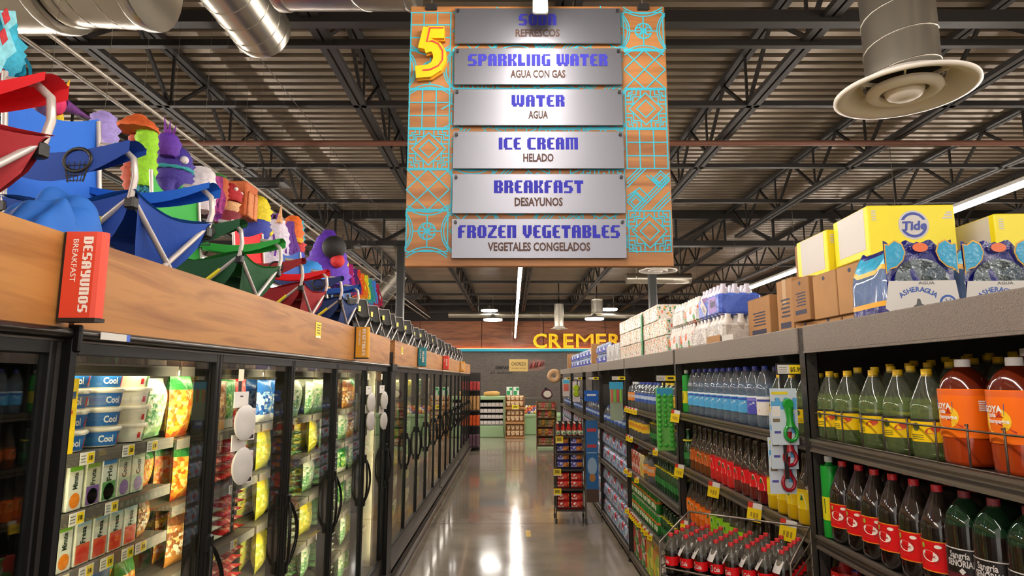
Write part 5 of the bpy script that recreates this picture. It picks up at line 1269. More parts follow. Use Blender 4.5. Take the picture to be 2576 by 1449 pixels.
tag(mb.build('display_strip', [M('237a46', .35), M('5fb07a', .4)]), 'upright green promotional strip before the white seltzer cases', 'display strip')
SG = agua_carton('seltzer_case', ('c4c2c0', 'b0aeac', 'd4d2d0', '9a9a9c'), .27, .3, .2, 26); SB = shrink('blue_bottle_pack', ('1f2fa0', '2a4ac0', 'cfd4e4', '3a7ac0', '1a2280'), .34, .13, .26, 6)
for c, y in enumerate((7.05, 7.38, 7.71)): place(SG, (1.2, y, TZ), 0, 'silver grey bottle case, %s after the white seltzer cases' % ORD[c], 'grey cases on the rack tops'); 
for c, y in enumerate((8.15, 8.55, 8.95, 10.0, 10.45, 10.9, 11.35, 12.0, 12.45, 12.9)):
    for r in range(2): place(SB, (1.22, y, TZ+r*.134), 0, 'blue bottle pack on the far rack top, %s pile from the grey cases, %s layer' % (ORD[c], ('lower', 'upper')[r]), 'blue bottle packs on the rack tops')
B6 = cardbox(.25, .1, .32, None, False); pb(B6, 1.2, 9.5, TZ, 'narrow upright brown box between the blue packs'); pb(B6, 1.2, 13.6, TZ, 'narrow upright brown box at the far end of the rack tops')
dm = MB(); k = Matrix.Rotation(pi/2, 3, 'X'); dm.lathe([(.13, -.015), (.16, -.01), (.17, .01), (.13, .02), (.05, .015), (.045, -.005), (.13, -.015)], 24, 0, (1.02, 15.35, 1.86), rot=k, close=False); dm.box(1.1, 1.2, 15.34, 15.37, 1.83, 1.86)
tag(dm.build('wooden_ring', M('c29a72', .6)), 'round pale wooden ring at the far end of the racks', 'ring')

# ================================================================== FOLDING CHAIRS ON THE FREEZERS
CZ = 2.038
def fabric(c): return M(c, .75, bump=.35, bs=14)
TUBEM = M('b4aaa4', .35, .35); BLKP = M('16120f', .5)
def chair(col, dark, tubec=TUBEM, holder=True, tagc='e6d21a', name='folding_chair', arms=True, BH=.37):
    t = empty(name); tag(t, None, 'chair')
    W_, D, SH = .185, .2, .30; fm = fabric(col); dk = fabric(dark)
    C = {(a, b): Vector((a*D, b*W_, SH-.02*(a < 0))) for a in (1, -1) for b in (1, -1)}
    for b in (1, -1):     # crossing tubes front, rear and both sides
        MB().tube([(D*.95, b*W_*.85, 0), (D, -b*W_, SH-.005)], .0085, 8).build('leg', tubec, t)
        MB().tube([(-D*.95, b*W_*.85, 0), (-D, -b*W_, SH-.03)], .0085, 8).build('leg', tubec, t)
        MB().tube([(D*.93, b*W_*.92, 0), (-D, b*W_*1.02, SH-.03)], .0085, 8).build('leg', tubec, t)
        l = MB().tube([(-D*.93, b*W_*.92, 0), (D, b*W_*1.02, SH-.005)], .0085, 8).build('leg', tubec, t)
        if b == -1: MB().tube([(-D*.93+.386*.62, b*W_*1.0, SH*.62), (-D*.93+.386*.78, b*W_*1.005, SH*.78)], .0097, 8).build('sticker', M(tagc, .45), l)
        if arms: MB().tube([(D, b*W_*1.03, SH-.01), (D+.012, b*W_*1.05, SH+.05), (D+.004, b*W_*1.06, SH+.105), (D-.035, b*W_*1.06, SH+.14), (D-.1, b*W_*1.06, SH+.15)], .0095, 8).build('arm_tube', tubec, t)
        MB().tube([(-D+.02, b*W_, SH-.12), (-D, b*W_*1.02, SH), (-D-.045, b*W_*1.02, SH+BH+.03)], .0085, 8).build('back_tube', tubec, t)
        for a in (1, -1): MB().cbox(a*D-.016, a*D+.016, b*W_-.014, b*W_+.014, SH-.04, SH-.004, .005).build('corner_joint', BLKP, t)
    def seat(u, v):
        a = 2*u-1; b = 2*v-1; z = SH+.012-.085*(1-a*a*.75)*(1-b*b)-.03*(1-abs(a))*abs(b)**4-.028*abs(b)*0+.006*sin(9*u+5*v)
        return (a*(D+.02)*(1-.1*(1-abs(b))), b*(W_+.015), z)
    MB().grid(seat, 12, 12).build('seat', fm, t)
    sk = MB()
    sk.grid(lambda u, v: (D+.014-.07*v*sin(pi*u)-.015*sin(pi*u), (2*u-1)*(W_+.01)*(1-.1*v), SH+.012-.035*sin(pi*u)-v*(.18*sin(pi*u)**.55+.01)), 14, 5)
    for b in (1, -1): sk.grid(lambda u, v: ((2*u-1)*(D+.01), b*(W_+.012-.05*v*sin(pi*u)), SH+.01-.035*sin(pi*u)-v*(.15*sin(pi*u)**.6+.01)), 14, 5)
    if arms: sk.build('seat_skirt', dk, t)
    def back(u, v):
        b = 2*u-1; z = SH-.03+(BH+.05*abs(b)**2)*v+(.02*abs(b) if v > .9 else 0)
        return (-D-.005-.045*v*.9-.05*(1-b*b)*(1-.35*v)+.004*sin(12*u+7*v), b*(W_+.004), z)
    MB().grid(back, 12, 12).build('backrest', fm, t)
    for b in (1, -1) if arms else ():
        q = MB(); q.grid(lambda u, v: (-D-.045+(2*D+.06)*u, b*(W_*1.06+(v-.5)*.07), SH+.157-.03*sin(pi*u)-.012*(2*v-1)**2+.0), 12, 4)
        q.grid(lambda u, v: (-D-.045+(2*D+.06)*u, b*(W_*1.06+.035), SH+.150-.03*sin(pi*u)-v*(.035+.05*sin(pi*u)*(b < 0))), 12, 3)
        q.grid(lambda u, v: (-D-.045+(2*D+.06)*u, b*(W_*1.06-.035), SH+.150-.03*sin(pi*u)-v*(.02+.02*sin(pi*u))), 12, 3)
        a = q.build('armrest', dk if b < 0 else fm, t)
        if holder and b < 0:
            h = MB(); h.tube([(.06+.042*cos(2*pi*i/16), b*(W_*1.06+.034), SH+.095+.034*sin(2*pi*i/16)) for i in range(16)], .006, 6, closed=True)
            for i in range(8): h.tube([(.06+.04*cos(pi*i/7), b*(W_*1.06+.036), SH+.09), (.06+.024*cos(pi*i/7), b*(W_*1.06+.036), SH+.03)], .0016, 4)
            for i in range(4): h.tube([(.02+.004*i, b*(W_*1.06+.036), SH+.08-.015*i), (.1-.004*i, b*(W_*1.06+.036), SH+.08-.015*i)], .0014, 4)
            h.build('cup_holder_net', BLKP, a)
    if holder: MB().box(D*.2, D*.75, W_*.2, W_*.7, SH-.055, SH-.05).build('care_label', M('c8c2ba', .6), t)
    return t
BLUC = chair('1560c0', '0f3f96'); GRNC = chair('2f9a3c', '114a26'); REDC = chair('d81a24', '8f0f1a'); NVYC = chair('1f4f9c', '142c62')
GR = 'folding chairs standing on the freezers'
place(REDC, (-1.37, 1.26, CZ), -.05, 'red folding chair at the left edge of the row', GR, 1.1)
place(BLUC, (-1.375, 2.11, CZ), -.1, 'big blue folding chair with black mesh cup holder', GR, 1.08)
place(GRNC, (-1.36, 2.87, CZ), -.08, 'green folding chair between the blue and red chairs', GR, .98)
place(REDC, (-1.36, 3.68, CZ), -.08, 'red folding chair after the green one', GR, .95)
place(NVYC, (-1.36, 4.44, CZ), -.05, 'navy blue folding chair next to the row of black chairs', GR, 1.0)
BKC = chair('211b18', '15110f', M('c4bcb6', .35, .3), False, 'd8c83a', 'black_folding_chair', False, .2)
pb_ = MB()
pb_.grid(lambda u, v: (.2-.05*v-.09*(1-(2*u-1)**2)*(.5+.5*v), .2*(2*u-1), .21+.26*v-.06*(1-abs(2*u-1)**2)*(1-v)), 12, 8)
pb_.build('front_panel', fabric('1d1815'), BKC)
pip = MB(); pip.tube([(.2-.05*i/10+.004, .2, .21+.26*i/10) for i in range(11)]+[(.15-.09*(1-(1-i/5)**2), .2-.2*i/5, .47) for i in range(1, 11)], .0055, 6); pip.build('piping', M('9a908a', .5), BKC)
yl = MB(); yl.box(.125, .13, .07, .13, .35, .4); yl.build('tag', M('d8cc5a', .5), BKC)
for k in range(25):
    y = 5.05+k*.41
    if y > 15.4: break
    place(BKC, (-1.36+.05*((k*7) % 3-1)*.3, y, CZ), -.15+random.uniform(-.04, .04), '%s black folding chair in the tight row, counted from the navy chair' % ORD[k], 'row of black folding chairs', random.uniform(.86, .9))
mb = MB()
def heap(u, v):
    h = max(0, 1-abs(2*u-1)**3)*max(0, 1-abs(2*v-1)**3); x = -1.14-.26*u; y = 1.5+.36*v
    f = sin(15*v+6*u+1.5*sin(5*u))*.5+sin(9*v-13*u+1.2*sin(7*v))*.5+.45*sin(31*v+11*u)
    return (x+.012*sin(19*v+5*u)*h, y+.012*sin(21*u+3*v)*h, CZ+.004+h*(.2+.13*v+.03*sin(6*v+4*u)+.024*f))
mb.grid(heap, 44, 50); tag(mb.build('chair_carry_cover', fabric('1b5fb4')), 'crumpled blue fabric cover lying before the big blue chair', 'cover')

# ================================================================== PINATAS BEHIND THE CHAIRS
def fringe(mb, prof, n, mi, c, ph=0, depth=.016):
    """ruffled paper layers around an upright body"""
    vs = []
    P = []
    for i in range(len(prof)-1):
        (r0, z0), (r1, z1) = prof[i], prof[i+1]; m = max(2, int(abs(z1-z0)/.035))
        for k in range(m): q = k/m; P.append((r0+(r1-r0)*q, z0+(z1-z0)*q))
    P.append(prof[-1])
    mm = []
    out = []
    for i in range(len(P)):
        out.append((P[i][0]+depth*(1 if i % 2 else 0), P[i][1]))
    lob = lambda i, a: 1+.07*sin(9*a+i*1.7+ph)+.04*sin(17*a+i)
    z0 = prof[0][1]; z1 = prof[-1][1]
    mis = [mi if isinstance(mi, int) else mi[min(len(mi)-1, int(len(mi)*((out[i][1]-z0)/(z1-z0+1e-6))))] for i in range(len(out)-1)]
    mb.lathe(out, n, mis, c, lobe=lob)
PAP = lambda c: M(c, .7, bump=.6, bs=60, var=.18, vs=30)
def hang(t, z): MB().tube([(0, 0, z-.04), (0, 0, ((3.575 if 2.8 < t.location.y < 3.0 else 4.312)-t.location.z)/t.scale.x)], .0012, 5).build('string', M('5a534b', .7), t)
def pin(name, loc, cols, label, parts):
    """parts: (kind, args) shapes of the paper body; every colour is a part of its own"""
    t = empty(name, loc[:3], 0, label, 'piñata', 'paper piñatas over the freezers')
    t.scale = (loc[3]*1.15,)*3
    top = 0
    for nm, ci, kind, a in parts:
        mb = MB()
        if kind == 'body': fringe(mb, a[0], 20, 0, a[1], a[1][0]*9); top = max(top, a[0][-1][1]+a[1][2])
        elif kind == 'cone': mb.lathe([(a[2], 0), (a[2]*.5, a[3]*.5), (.002, a[3])], 14, 0, a[0], rot=Vector(a[1]).to_track_quat('Z', 'Y').to_matrix())
        elif kind == 'tassel':
            rnd = random.Random(int(a[0][0]*100+a[2]*1000))
            for k in range(16):
                an = rnd.uniform(0, 6.28); r = a[1]*rnd.uniform(.2, 1); x, y, z = a[0]
                mb.grid(lambda u, v: (x+r*cos(an)*(.25+v)+.012*sin(9*v+k)+(u-.5)*.022, y+r*sin(an)*(.25+v)+.008*sin(7*v+k), z-a[2]*v*(1-.02*k % .2)), 1, 8)
            top = max(top, a[0][2])
        elif kind == 'ball': mb.lathe([(a[1]*sin(pi*i/10)+.001, -a[1]*cos(pi*i/10)) for i in range(11)], 18, 0, a[0]); top = max(top, a[0][2]+a[1])
        elif kind == 'box': mb.cbox(*a, .012)
        elif kind == 'slab': mb.prism(a[0], a[1], a[2], (0, 0, 1), a[3])
        mb.build(nm, PAP(cols[ci]), t)
    hang(t, top)
    return t
tag(MB().tube([(-2.0, 2, 4.313), (-2.0, 9.3, 4.313)], .004, 6).build('hanging_wire', M('4a443d', .5, .4)), 'long thin wire under the roof joists carrying the pinatas', 'wire')
zig = [(-.16, -.2), (-.1, -.14), (-.15, -.05), (-.06, .0), (-.12, .1), (-.02, .16), (.0, .1), (-.05, .03), (.02, -.06), (-.04, -.14), (-.07, -.24)]
pin('pinata', (-2.0, 2.22, 2.95, 0.58), ('2fa8c4', '7fc4cf', 'b8242c', '1f8fa8'), 'tall light blue fringed pinata with red diamonds at the left edge',
    [('body', 0, 'body', ([(.14, 0), (.18, .08), (.17, .2), (.13, .3), (.06, .35)], (0, 0, 0))), ('zigzag', 1, 'slab', (zig, (.185, -.02, .17), (0, 1, 0), (.01, 0, 0))), ('leg', 2, 'body', ([(.06, -.18), (.07, -.05), (.09, .01)], (.05, -.05, 0))),
     ('diamond', 2, 'slab', ([(0, -.05), (.03, 0), (0, .05), (-.03, 0)], (.19, -.1, .26), (0, 1, 0), (.008, 0, 0))), ('diamond', 2, 'slab', ([(0, -.05), (.03, 0), (0, .05), (-.03, 0)], (.19, -.1, .14), (0, 1, 0), (.008, 0, 0))), ('wing', 3, 'tassel', ((.02, .17, .26), .12, .26))])
pin('star_pinata', (-2.0, 2.57, 2.98, 0.5), ('c81a5a', '5a1a6a', 'c8961e', 'd8b818', '9a84c4', '3a1a4a'), 'star pinata with metallic purple and gold cones',
    [('core', 0, 'ball', ((0, 0, 0), .11)), ('cone', 1, 'cone', ((.03, .09, .03), (.1, 1, .02), .055, .3)), ('cone', 2, 'cone', ((0, .1, .02), (.0, .35, 1), .05, .27)), ('cone', 5, 'cone', ((0, -.05, -.06), (.1, -.2, -1), .055, .26)), ('cone', 3, 'cone', ((.02, .05, -.08), (.1, .7, -1), .055, .24)), ('cone', 1, 'cone', ((0, -.1, 0), (0, -1, .1), .055, .26)), ('tassel', 3, 'tassel', ((.05, -.1, -.2), .09, .22))])
pin('pinata', (-2.0, 2.93, 2.9, 0.55), ('9a86c8', '2f9a94', 'b8a4d8'), 'lavender fringed pinata with a teal stripe', [('body', 0, 'body', ([(.05, 0), (.09, .06), (.1, .18), (.07, .27), (.03, .3)], (0, 0, 0))), ('stripe', 1, 'cone', ((.06, .02, .0), (.2, 0, 1), .04, .16)), ('tassel', 2, 'tassel', ((.02, -.06, .16), .06, .2))])
pin('pinata', (-2.0, 3.230, 2.87, 0.52), ('8fc81e', 'a83c1a', '4f9a3a', '2f7f94', 'c8561e'), 'lime green fringed pinata with rust brown sides and hat', [('body', 0, 'body', ([(.07, -.1), (.09, 0), (.085, .2), (.08, .42)], (.06, 0, 0))), ('side', 1, 'body', ([(.08, -.2), (.12, 0), (.12, .25), (.09, .38)], (-.04, .09, 0))), ('hat', 4, 'body', ([(.17, .4), (.14, .45), (.06, .53), (.03, .55)], (0, -.04, 0))), ('fringe', 3, 'tassel', ((.08, 0, -.06), .08, .14))])
pin('pinata', (-2.0, 3.530, 2.88, 0.52), ('5a2a9a', '3a2a8a', '2f9aa0', '6a1f8a', '4fae5a', 'd8d0d4'), 'purple and blue creature pinata with horned spikes',
    [('body', 1, 'body', ([(.1, 0), (.16, .1), (.17, .28), (.12, .42), (.05, .48)], (0, .08, 0))), ('head', 0, 'body', ([(.07, .3), (.1, .38), (.09, .48), (.04, .53)], (.04, -.12, 0)))] +
    [('spike', 3, 'cone', ((.04, -.12+.05*i, .5), (0, .35*i, 1), .022, .17)) for i in (-1, 0, 1)] + [('collar', 2, 'body', ([(.17, .2), (.18, .23)], (.01, .05, 0))), ('leg', 3, 'body', ([(.05, -.2), (.06, 0), (.08, .08)], (.03, .15, 0))), ('leg', 1, 'body', ([(.05, -.2), (.06, 0), (.08, .08)], (.03, -.08, 0))), ('pennant', 4, 'cone', ((.12, .03, -.05), (0, 0, 1), .055, .22)), ('spot', 5, 'ball', ((.15, -.02, .3), .04))])
pin('pinata', (-2.0, 3.900, 2.94, 0.73), ('d8d0d4', 'c85aa8', '8a3a9a'), 'white fringed pinata with pink ribbons', [('body', 0, 'body', ([(.09, -.1), (.11, 0), (.1, .16), (.06, .24)], (0, 0, 0))), ('ribbon', 1, 'tassel', ((.1, .08, .2), .05, .3)), ('ribbon', 2, 'tassel', ((.06, .13, .16), .05, .3))])
pin('pinata', (-2.0, 4.130, 3.00, 0.45), ('b4532a', '2f6a2a'), 'rust orange domed pinata with a green top', [('body', 0, 'body', ([(.1, -.1), (.12, 0), (.12, .22), (.09, .3)], (0, 0, 0))), ('crown', 1, 'body', ([(.1, .29), (.07, .33), (.02, .35)], (0, 0, 0)))])
pin('pinata', (-2.0, 4.300, 2.97, 0.45), ('a81620', 'e0d8d0', 'd8a878', '7a1a28'), 'dark red domed pinata with white dots', [('dome', 0, 'body', ([(.15, .12), (.16, .18), (.14, .28), (.08, .36), (.02, .38)], (0, 0, 0))), ('stem', 2, 'body', ([(.1, -.02), (.12, .1)], (.02, 0, 0))), ('base', 3, 'body', ([(.14, -.18), (.15, -.03)], (0, 0, 0))), ('dot', 1, 'ball', ((.12, -.07, .28), .03)), ('dot', 1, 'ball', ((.12, .09, .26), .03))])
pin('pinata', (-2.0, 4.500, 2.96, 0.69), ('b85a2a', 'c87a4a'), 'orange box-shaped pinata beside the red domed one', [('body', 0, 'box', (-.1, .1, -.13, .13, 0, .33)), ('panel', 1, 'box', (.1, .115, -.1, .02, .0, .24)), ('panel', 1, 'box', (.1, .115, .03, .11, .0, .24))])
pin('pinata', (-2.0, 4.760, 2.92, 0.60), ('d8c41a', '2a3a94', 'e0cc2a', '7a1f2a'), 'yellow domed pinata on a dark blue base', [('dome', 0, 'body', ([(.15, .12), (.16, .25), (.13, .36), (.06, .42)], (0, 0, 0))), ('base', 1, 'body', ([(.13, -.08), (.16, 0), (.155, .12)], (0, 0, 0))), ('star', 2, 'ball', ((.13, .08, .02), .05)), ('foot', 3, 'body', ([(.06, -.15), (.07, -.08)], (.06, .1, 0)))])
pin('pinata', (-2.0, 5.220, 2.86, 0.68), ('8a5ab8', 'd8ccdc', '6a2f9a', 'd8a070'), 'purple and white maned pinata with a thin horn', [('mane', 2, 'tassel', ((0, 0, .42), .16, .5)), ('body', 1, 'body', ([(.1, -.15), (.13, 0), (.12, .2), (.07, .34)], (0, 0, 0))), ('mane', 0, 'tassel', ((.1, .08, .36), .12, .46)), ('horn', 3, 'cone', ((.06, -.1, .3), (.1, -.1, 1), .035, .2))])
pin('pinata', (-2.0, 5.60, 2.93, 0.62), ('d8641a', '2f9ab0', 'b81f24', '2f2f9a', 'e0a01e'), 'rainbow striped pinata in orange, teal and red', [('body', 0, 'body', ([(.11, .12), (.12, .25), (.1, .38), (.06, .46)], (.02, -.05, 0))), ('side', 1, 'body', ([(.07, .1), (.08, .28), (.05, .44)], (.03, .1, 0))), ('base', 2, 'body', ([(.14, 0), (.15, .12)], (0, 0, 0))), ('collar', 3, 'body', ([(.14, -.1), (.15, 0)], (0, 0, 0))), ('band', 4, 'body', ([(.1, .1), (.105, .16)], (.05, -.1, 0)))])
pin('pinata', (-2.0, 5.95, 2.66, 0.72), ('2f86d0', 'd8941e', '2f9a8f'), 'big light blue pinata with an orange panel', [('body', 0, 'body', ([(.22, 0), (.24, .12), (.2, .24), (.14, .3)], (0, 0, 0))), ('panel', 1, 'body', ([(.15, 0), (.17, .12), (.13, .26)], (.02, .38, 0))), ('trim', 2, 'cone', ((.16, .2, 0), (0, .3, 1), .04, .2))])
pin('pinata', (-2.0, 6.62, 2.94, 0.9), ('5a2aa8', '1a1614', 'c82a2a', '6a3ac0'), 'tall purple pinata with a black ball face', [('body', 0, 'body', ([(.2, -.15), (.22, 0), (.17, .2), (.1, .36), (.04, .44)], (0, .08, 0))), ('face', 1, 'ball', ((.12, -.12, .22), .12)), ('mouth', 2, 'ball', ((.16, -.12, .08), .07)), ('fringe', 3, 'tassel', ((.1, .2, .1), .14, .3))])
pin('pinata', (-2.0, 7.25, 2.94, 0.66), ('2f8f3a', 'd8c81e', '7fa0d8', 'd8d4d0'), 'green four-armed pinata with a yellow centre', [('arm', 0, 'cone', ((0, 0, .2), (.1, 1, .5), .06, .24)), ('arm', 0, 'cone', ((0, 0, .2), (.1, -1, .5), .06, .24)), ('arm', 0, 'cone', ((0, 0, .2), (.1, 1, -.7), .06, .24)), ('arm', 0, 'cone', ((0, 0, .2), (.1, -1, -.7), .06, .24)), ('centre', 1, 'ball', ((.05, -.03, .24), .07)), ('skirt', 2, 'tassel', ((0, .15, .1), .14, .4)), ('skirt', 3, 'tassel', ((0, -.05, .05), .08, .25))])
for i, (y, c1, c2, lb) in enumerate(((7.68, 'b81f7a', '5a2a7a', 'magenta'), (8.06, 'd83a24', 'e88a1e', 'red and orange'), (8.5, 'd8d01e', '2fa0a0', 'yellow and teal'), (8.98, '3a7ac8', 'b81f4a', 'blue and crimson'))):
    pin('pinata', (-2.0, y, 2.88, .68), (c1, c2), '%s tasselled pinata near the far end of the freezers' % lb, [('tassel', 0, 'tassel', ((0, -.04, .4), .12, .46)), ('tassel', 1, 'tassel', ((.03, .1, .36), .11, .44)), ('body', 0, 'body', ([(.06, 0), (.08, .15), (.05, .38)], (-.03, 0, 0)))])

# ================================================================== SNACK RACKS
WR = M('6f655b', .3, .8)
sr = empty('snack_rack', (.74, 8.35, 0), 0, 'wheeled wire snack rack in the aisle with blue side panel', 'rack')
hx, hy = .185, .16
for sx in (-1, 1):
    for sy in (-1, 1):
        MB().tube([(sx*hx, sy*hy, .05), (sx*hx, sy*hy, 1.24)], .008, 8).build('post', WR, sr)
        wl = MB(); wl.lathe([(.025, -.01), (.028, 0), (.025, .01)], 14, 0, (sx*hx, sy*hy, .028), rot=Matrix.Rotation(pi/2, 3, 'Y')); wl.box(sx*hx-.014, sx*hx+.014, sy*hy-.006, sy*hy+.006, .03, .06); wl.build('wheel', M('1c1917', .5), sr)
SZ = [.17, .42, .66, .86, 1.07]
for z in SZ:
    mb = MB(); mb.box(-hx, hx, -hy, hy, z-.008, z); mb.tube([(-hx, -hy, z+.03), (hx, -hy, z+.03)], .004, 6); mb.box(-hx, hx, -hy-.003, -hy, z-.02, z+.006); mb.build('shelf', M('3a332d', .4, .5), sr)
MB().box(-hx, hx, hy-.004, hy, .15, 1.24).build('back_sheet', M('1f1b19', .6), sr)
mb = MB(); mb.box(hx+.012, hx+.168, -hy-.004, -hy+.002, .26, 1.27, 0)
for a, b_, c in ((.93, .97, 1), (1.13, 1.17, 1), (.86, .875, 2)): mb.box(hx+.03, hx+.15, -hy-.006, -hy-.004, a, b_, c)
mb.add([(hx+.09+.06*cos(2*pi*k/20), -hy-.006, .7+.11*sin(2*pi*k/20)) for k in range(20)], [tuple(range(20))], 2); mb.add([(hx+.09+.04*cos(2*pi*k/20), -hy-.0065, .56+.05*sin(2*pi*k/20)) for k in range(20)], [tuple(range(20))], 3); mb.box(hx+.012, hx+.168, -hy-.006, -hy-.004, .26, .42, 4)
mb.build('side_panel', [M('1d5f9a', .4), M('b8323a', .45), M('8fa8c0', .45), M('a8713a', .5), M('4a3428', .6)], sr)
SA = bottle('hot_sauce_bottle', .17, .026, 'glass', M('b0201a', .15, coat=.4), M('d8ccb4', .4), None, lambda mb, R, H: (wrap_band(mb, R+.0006, 0, 2*pi, H*.08, H*.4, 0, 14), wrap_band(mb, R+.0008, -pi/2-.4, -pi/2+.4, H*.12, H*.3, 1, 4, .0006), [M('d8dcc0', .4), M('4f8a4a', .4)])[-1], .014, .011, 14)
for r in range(2): row(SA, (0, 1, 2, 3, 4), 0, 0, 'x', 'y', None) if 0 else None
for r in range(2):
    for c in range(5): place(SA, (.74-.15+c*.073, 8.24+r*.07, 1.071), 0, 'red hot sauce bottle on the snack rack top, %s row, %s from the left' % (ORD[r], ORD[c]), 'hot sauce bottles')
for c in range(5): place(SA, (.74-.15+c*.073, 8.39, 1.071), 0, 'red hot sauce bottle on the snack rack top, third row, %s from the left' % ORD[c], 'hot sauce bottles')
def packet(cols, art): 
    mb = MB()
    def f(s): return lambda u, v: ((2*u-1)*.075*(1-.03*sin(pi*v)), s*.03*max(0, 1-abs(2*u-1)**4)*max(0, 1-abs(2*v-1)**3), .095*v)
    mb.grid(f(-1), 10, 8, 0, True, lambda u, v: (1 if u < .5 else 2) if .2 < v < .85 else 0); mb.grid(f(1), 10, 8, 0, True)
    o = mb.build('snack_packet', cols); tag(o, None, 'snack packet'); return o
CK = packet([M('3a3a8a', .3), blotch(('3f3f94', 'b8b0d0', '5a5ab0'), 40, .3, .3), blotch(('c87a2a', 'e0a04a', 'a85a1e'), 40, .3, .3)], 0)
RP = packet([M('c8282a', .3), blotch(('c8242a', 'e0c8b8', 'b01820'), 40, .3, .3), blotch(('d8452a', 'e8a05a', 'c02a20'), 40, .3, .3)], 0)
for ti, (o, z, nm) in enumerate(((CK, SZ[3], 'purple and orange'), (CK, SZ[2], 'purple and orange'), (RP, SZ[1], 'red'), (RP, SZ[0], 'red'))):
    for q in range(2):
        for c in range(2): place(o, (.74-.09+c*.17, 8.235, z+.001+q*.098), random.uniform(-.08, .08), '%s snack packet, %s shelf down, %s layer, %s one' % (nm, ORD[ti+1], ('lower', 'upper')[q], ('left', 'right')[c]), 'snack packets on the rack')
for i, (x, z) in enumerate(((.6, 1.035), (.57, .635), (.57, .395))):
    mb = MB(); mb.box(x-.045, x+.05, 8.35-hy-.012, 8.35-hy-.008, z-.05, z+.035, 0); mb.box(x-.045, x+.05, 8.35-hy-.013, 8.35-hy-.012, z-.05, z-.04, 1); mb.box(x-.03, x+.03, 8.35-hy-.0135, 8.35-hy-.012, z-.02, z+.02, 2)
    tag(mb.build('price_card', [M('f0d212', .45), M('e6e0d6', .5), M('8a7a1a', .5)]), '%s yellow price card down the front of the snack rack' % ORD[i], 'price card', 'yellow price cards')
r2 = empty('candy_rack', (.89, 16.6, 0), 0, 'far brown rack of small candy bags before the back counter', 'rack')
BRC = M('6a4a30', .6)
for sx in (-1, 1): MB().box(sx*.25-.01, sx*.25+.01, -.15, .15, 0, 1.2).build('side_panel', BRC, r2)
for z in (.12, .35, .58, .8, 1.0): MB().box(-.24, .24, -.16, .15, z-.015, z).build('shelf', BRC, r2)
MB().box(-.24, .24, .14, .15, .05, 1.2).build('back_panel', BRC, r2)
CB = [bag('candy_bag', [M(a, .35, bump=.4), blotch((a, b_, '6a4a30'), 50, .3, .4), M(b_, .35)], .1, .17, .04, seed=40+i) for i, (a, b_) in enumerate((('8a6a48', 'c8a47a'), ('b82a34', 'e0c8b0'), ('5a6a3a', '9a8a5a'), ('c8902a', '8a5a2a')))]
for o in CB: tag(o, None, 'candy bag')
cn = ('tan', 'red', 'olive', 'amber')
for lv, z in enumerate((.121, .351, .581, .801, 1.001)):
    for c in range(5): place(CB[(lv*3+c*c+(c > 2)) % 4], (.89-.172+c*.086, 16.5, z), -pi/2, '%s candy bag on the far candy rack, %s shelf up, %s from the left' % (cn[(lv*3+c*c+(c > 2)) % 4], ORD[lv], ORD[c]), 'candy bags on the far rack')

# ================================================================== BACK OF THE STORE
MINT = M('9cb98c', .45); SIL = M('cfc8c4', .4)
mc = empty('dairy_case', (-.64, 20.2, 0), 0, 'mint green open dairy case with white shelves at the aisle end', 'dairy case')
MB().cbox(-.42, .42, -.4, .4, 0, .36, .02).build('base', MINT, mc); MB().box(-.42, .42, .3, .4, .36, 1.2).build('back', MINT, mc)
mb = MB(); mb.cbox(-.43, -.37, -.4, .4, .1, 1.25, .01); mb.build('side_panel', MINT, mc); mb = MB(); mb.cbox(.37, .43, -.4, .4, .1, 1.25, .01); mb.build('side_panel', MINT, mc)
MB().cbox(-.43, .43, -.42, .4, 1.14, 1.25, .02).build('canopy', MINT, mc); MB().box(-.37, .37, .28, .3, .36, 1.14).build('lining', M('2a2826', .6), mc)
for z in (.4, .58, .76, .95): MB().box(-.37, .37, -.36, .29, z-.015, z).build('shelf', SIL, mc)
WB2 = MB().cbox(-.058, .058, -.1, .1, 0, .1, .01).build('dairy_tub', M('d8cfcc', .45)); tag(WB2, None, 'tub')
for lv, z in enumerate((.401, .581, .761, .951)):
    for c in range(6): place(WB2, (-.64-.305+c*.122, 19.96, z), 0, 'pinkish white dairy tub in the mint case, %s shelf up, %s from the left' % (ORD[lv], ORD[c]), 'tubs in the dairy case')
LF = MB(); LF.lathe([(.001, -.2), (.05, -.19), (.075, -.1), (.078, .1), (.05, .19), (.001, .2)], 14, 0, (0, 0, .07), rot=Matrix.Rotation(pi/2, 3, 'Y')); LF = LF.build('bread_loaf', M('c89a52', .6, bump=.4)); tag(LF, None, 'bread')
for c in range(3): place(LF, (-.64+.05*(c-1), 19.92+c*.19, 1.251), .1*(c-1), 'long bagged bread loaf on top of the mint dairy case, %s from the front' % ORD[c], 'loaves on the dairy case')
br = empty('bread_rack', (.09, 19.6, 0), 0, 'brown cardboard bread display at the end of the aisle', 'rack')
for z0, z1 in ((0, .06), (.43, .5), (.86, .94)): MB().cbox(-.29, .29, -.22, .2, z0, z1, .01).build('tray', CBD, br)
MB().box(-.29, .29, .18, .2, 0, 1.28).build('back_sheet', CBD2, br)
for s in (-1, 1): MB().box(s*.285-.008, s*.285+.008, -.2, .2, 0, 1.25).build('side_sheet', CBD2, br)
PB = bag('bread_bag', [M('d8b890', .35, bump=.4), blotch(('c8965a', 'e0c49a', 'a8703a', 'd8ccb8'), 30, .3, .4), M('b8803f', .4)], .13, .17, .1, seed=61); tag(PB, None, 'bread')
for lv, z in enumerate((.061, .235, .501, .675, .941, 1.11)):
    for c in range(4): place(PB, (.09-.2+c*.134, 19.5+.02*(lv % 2), z), -pi/2+random.uniform(-.2, .2), 'bagged bread in the cardboard display, %s row from the floor, %s from the left' % (ORD[lv], ORD[c]), 'bread bags in the display')
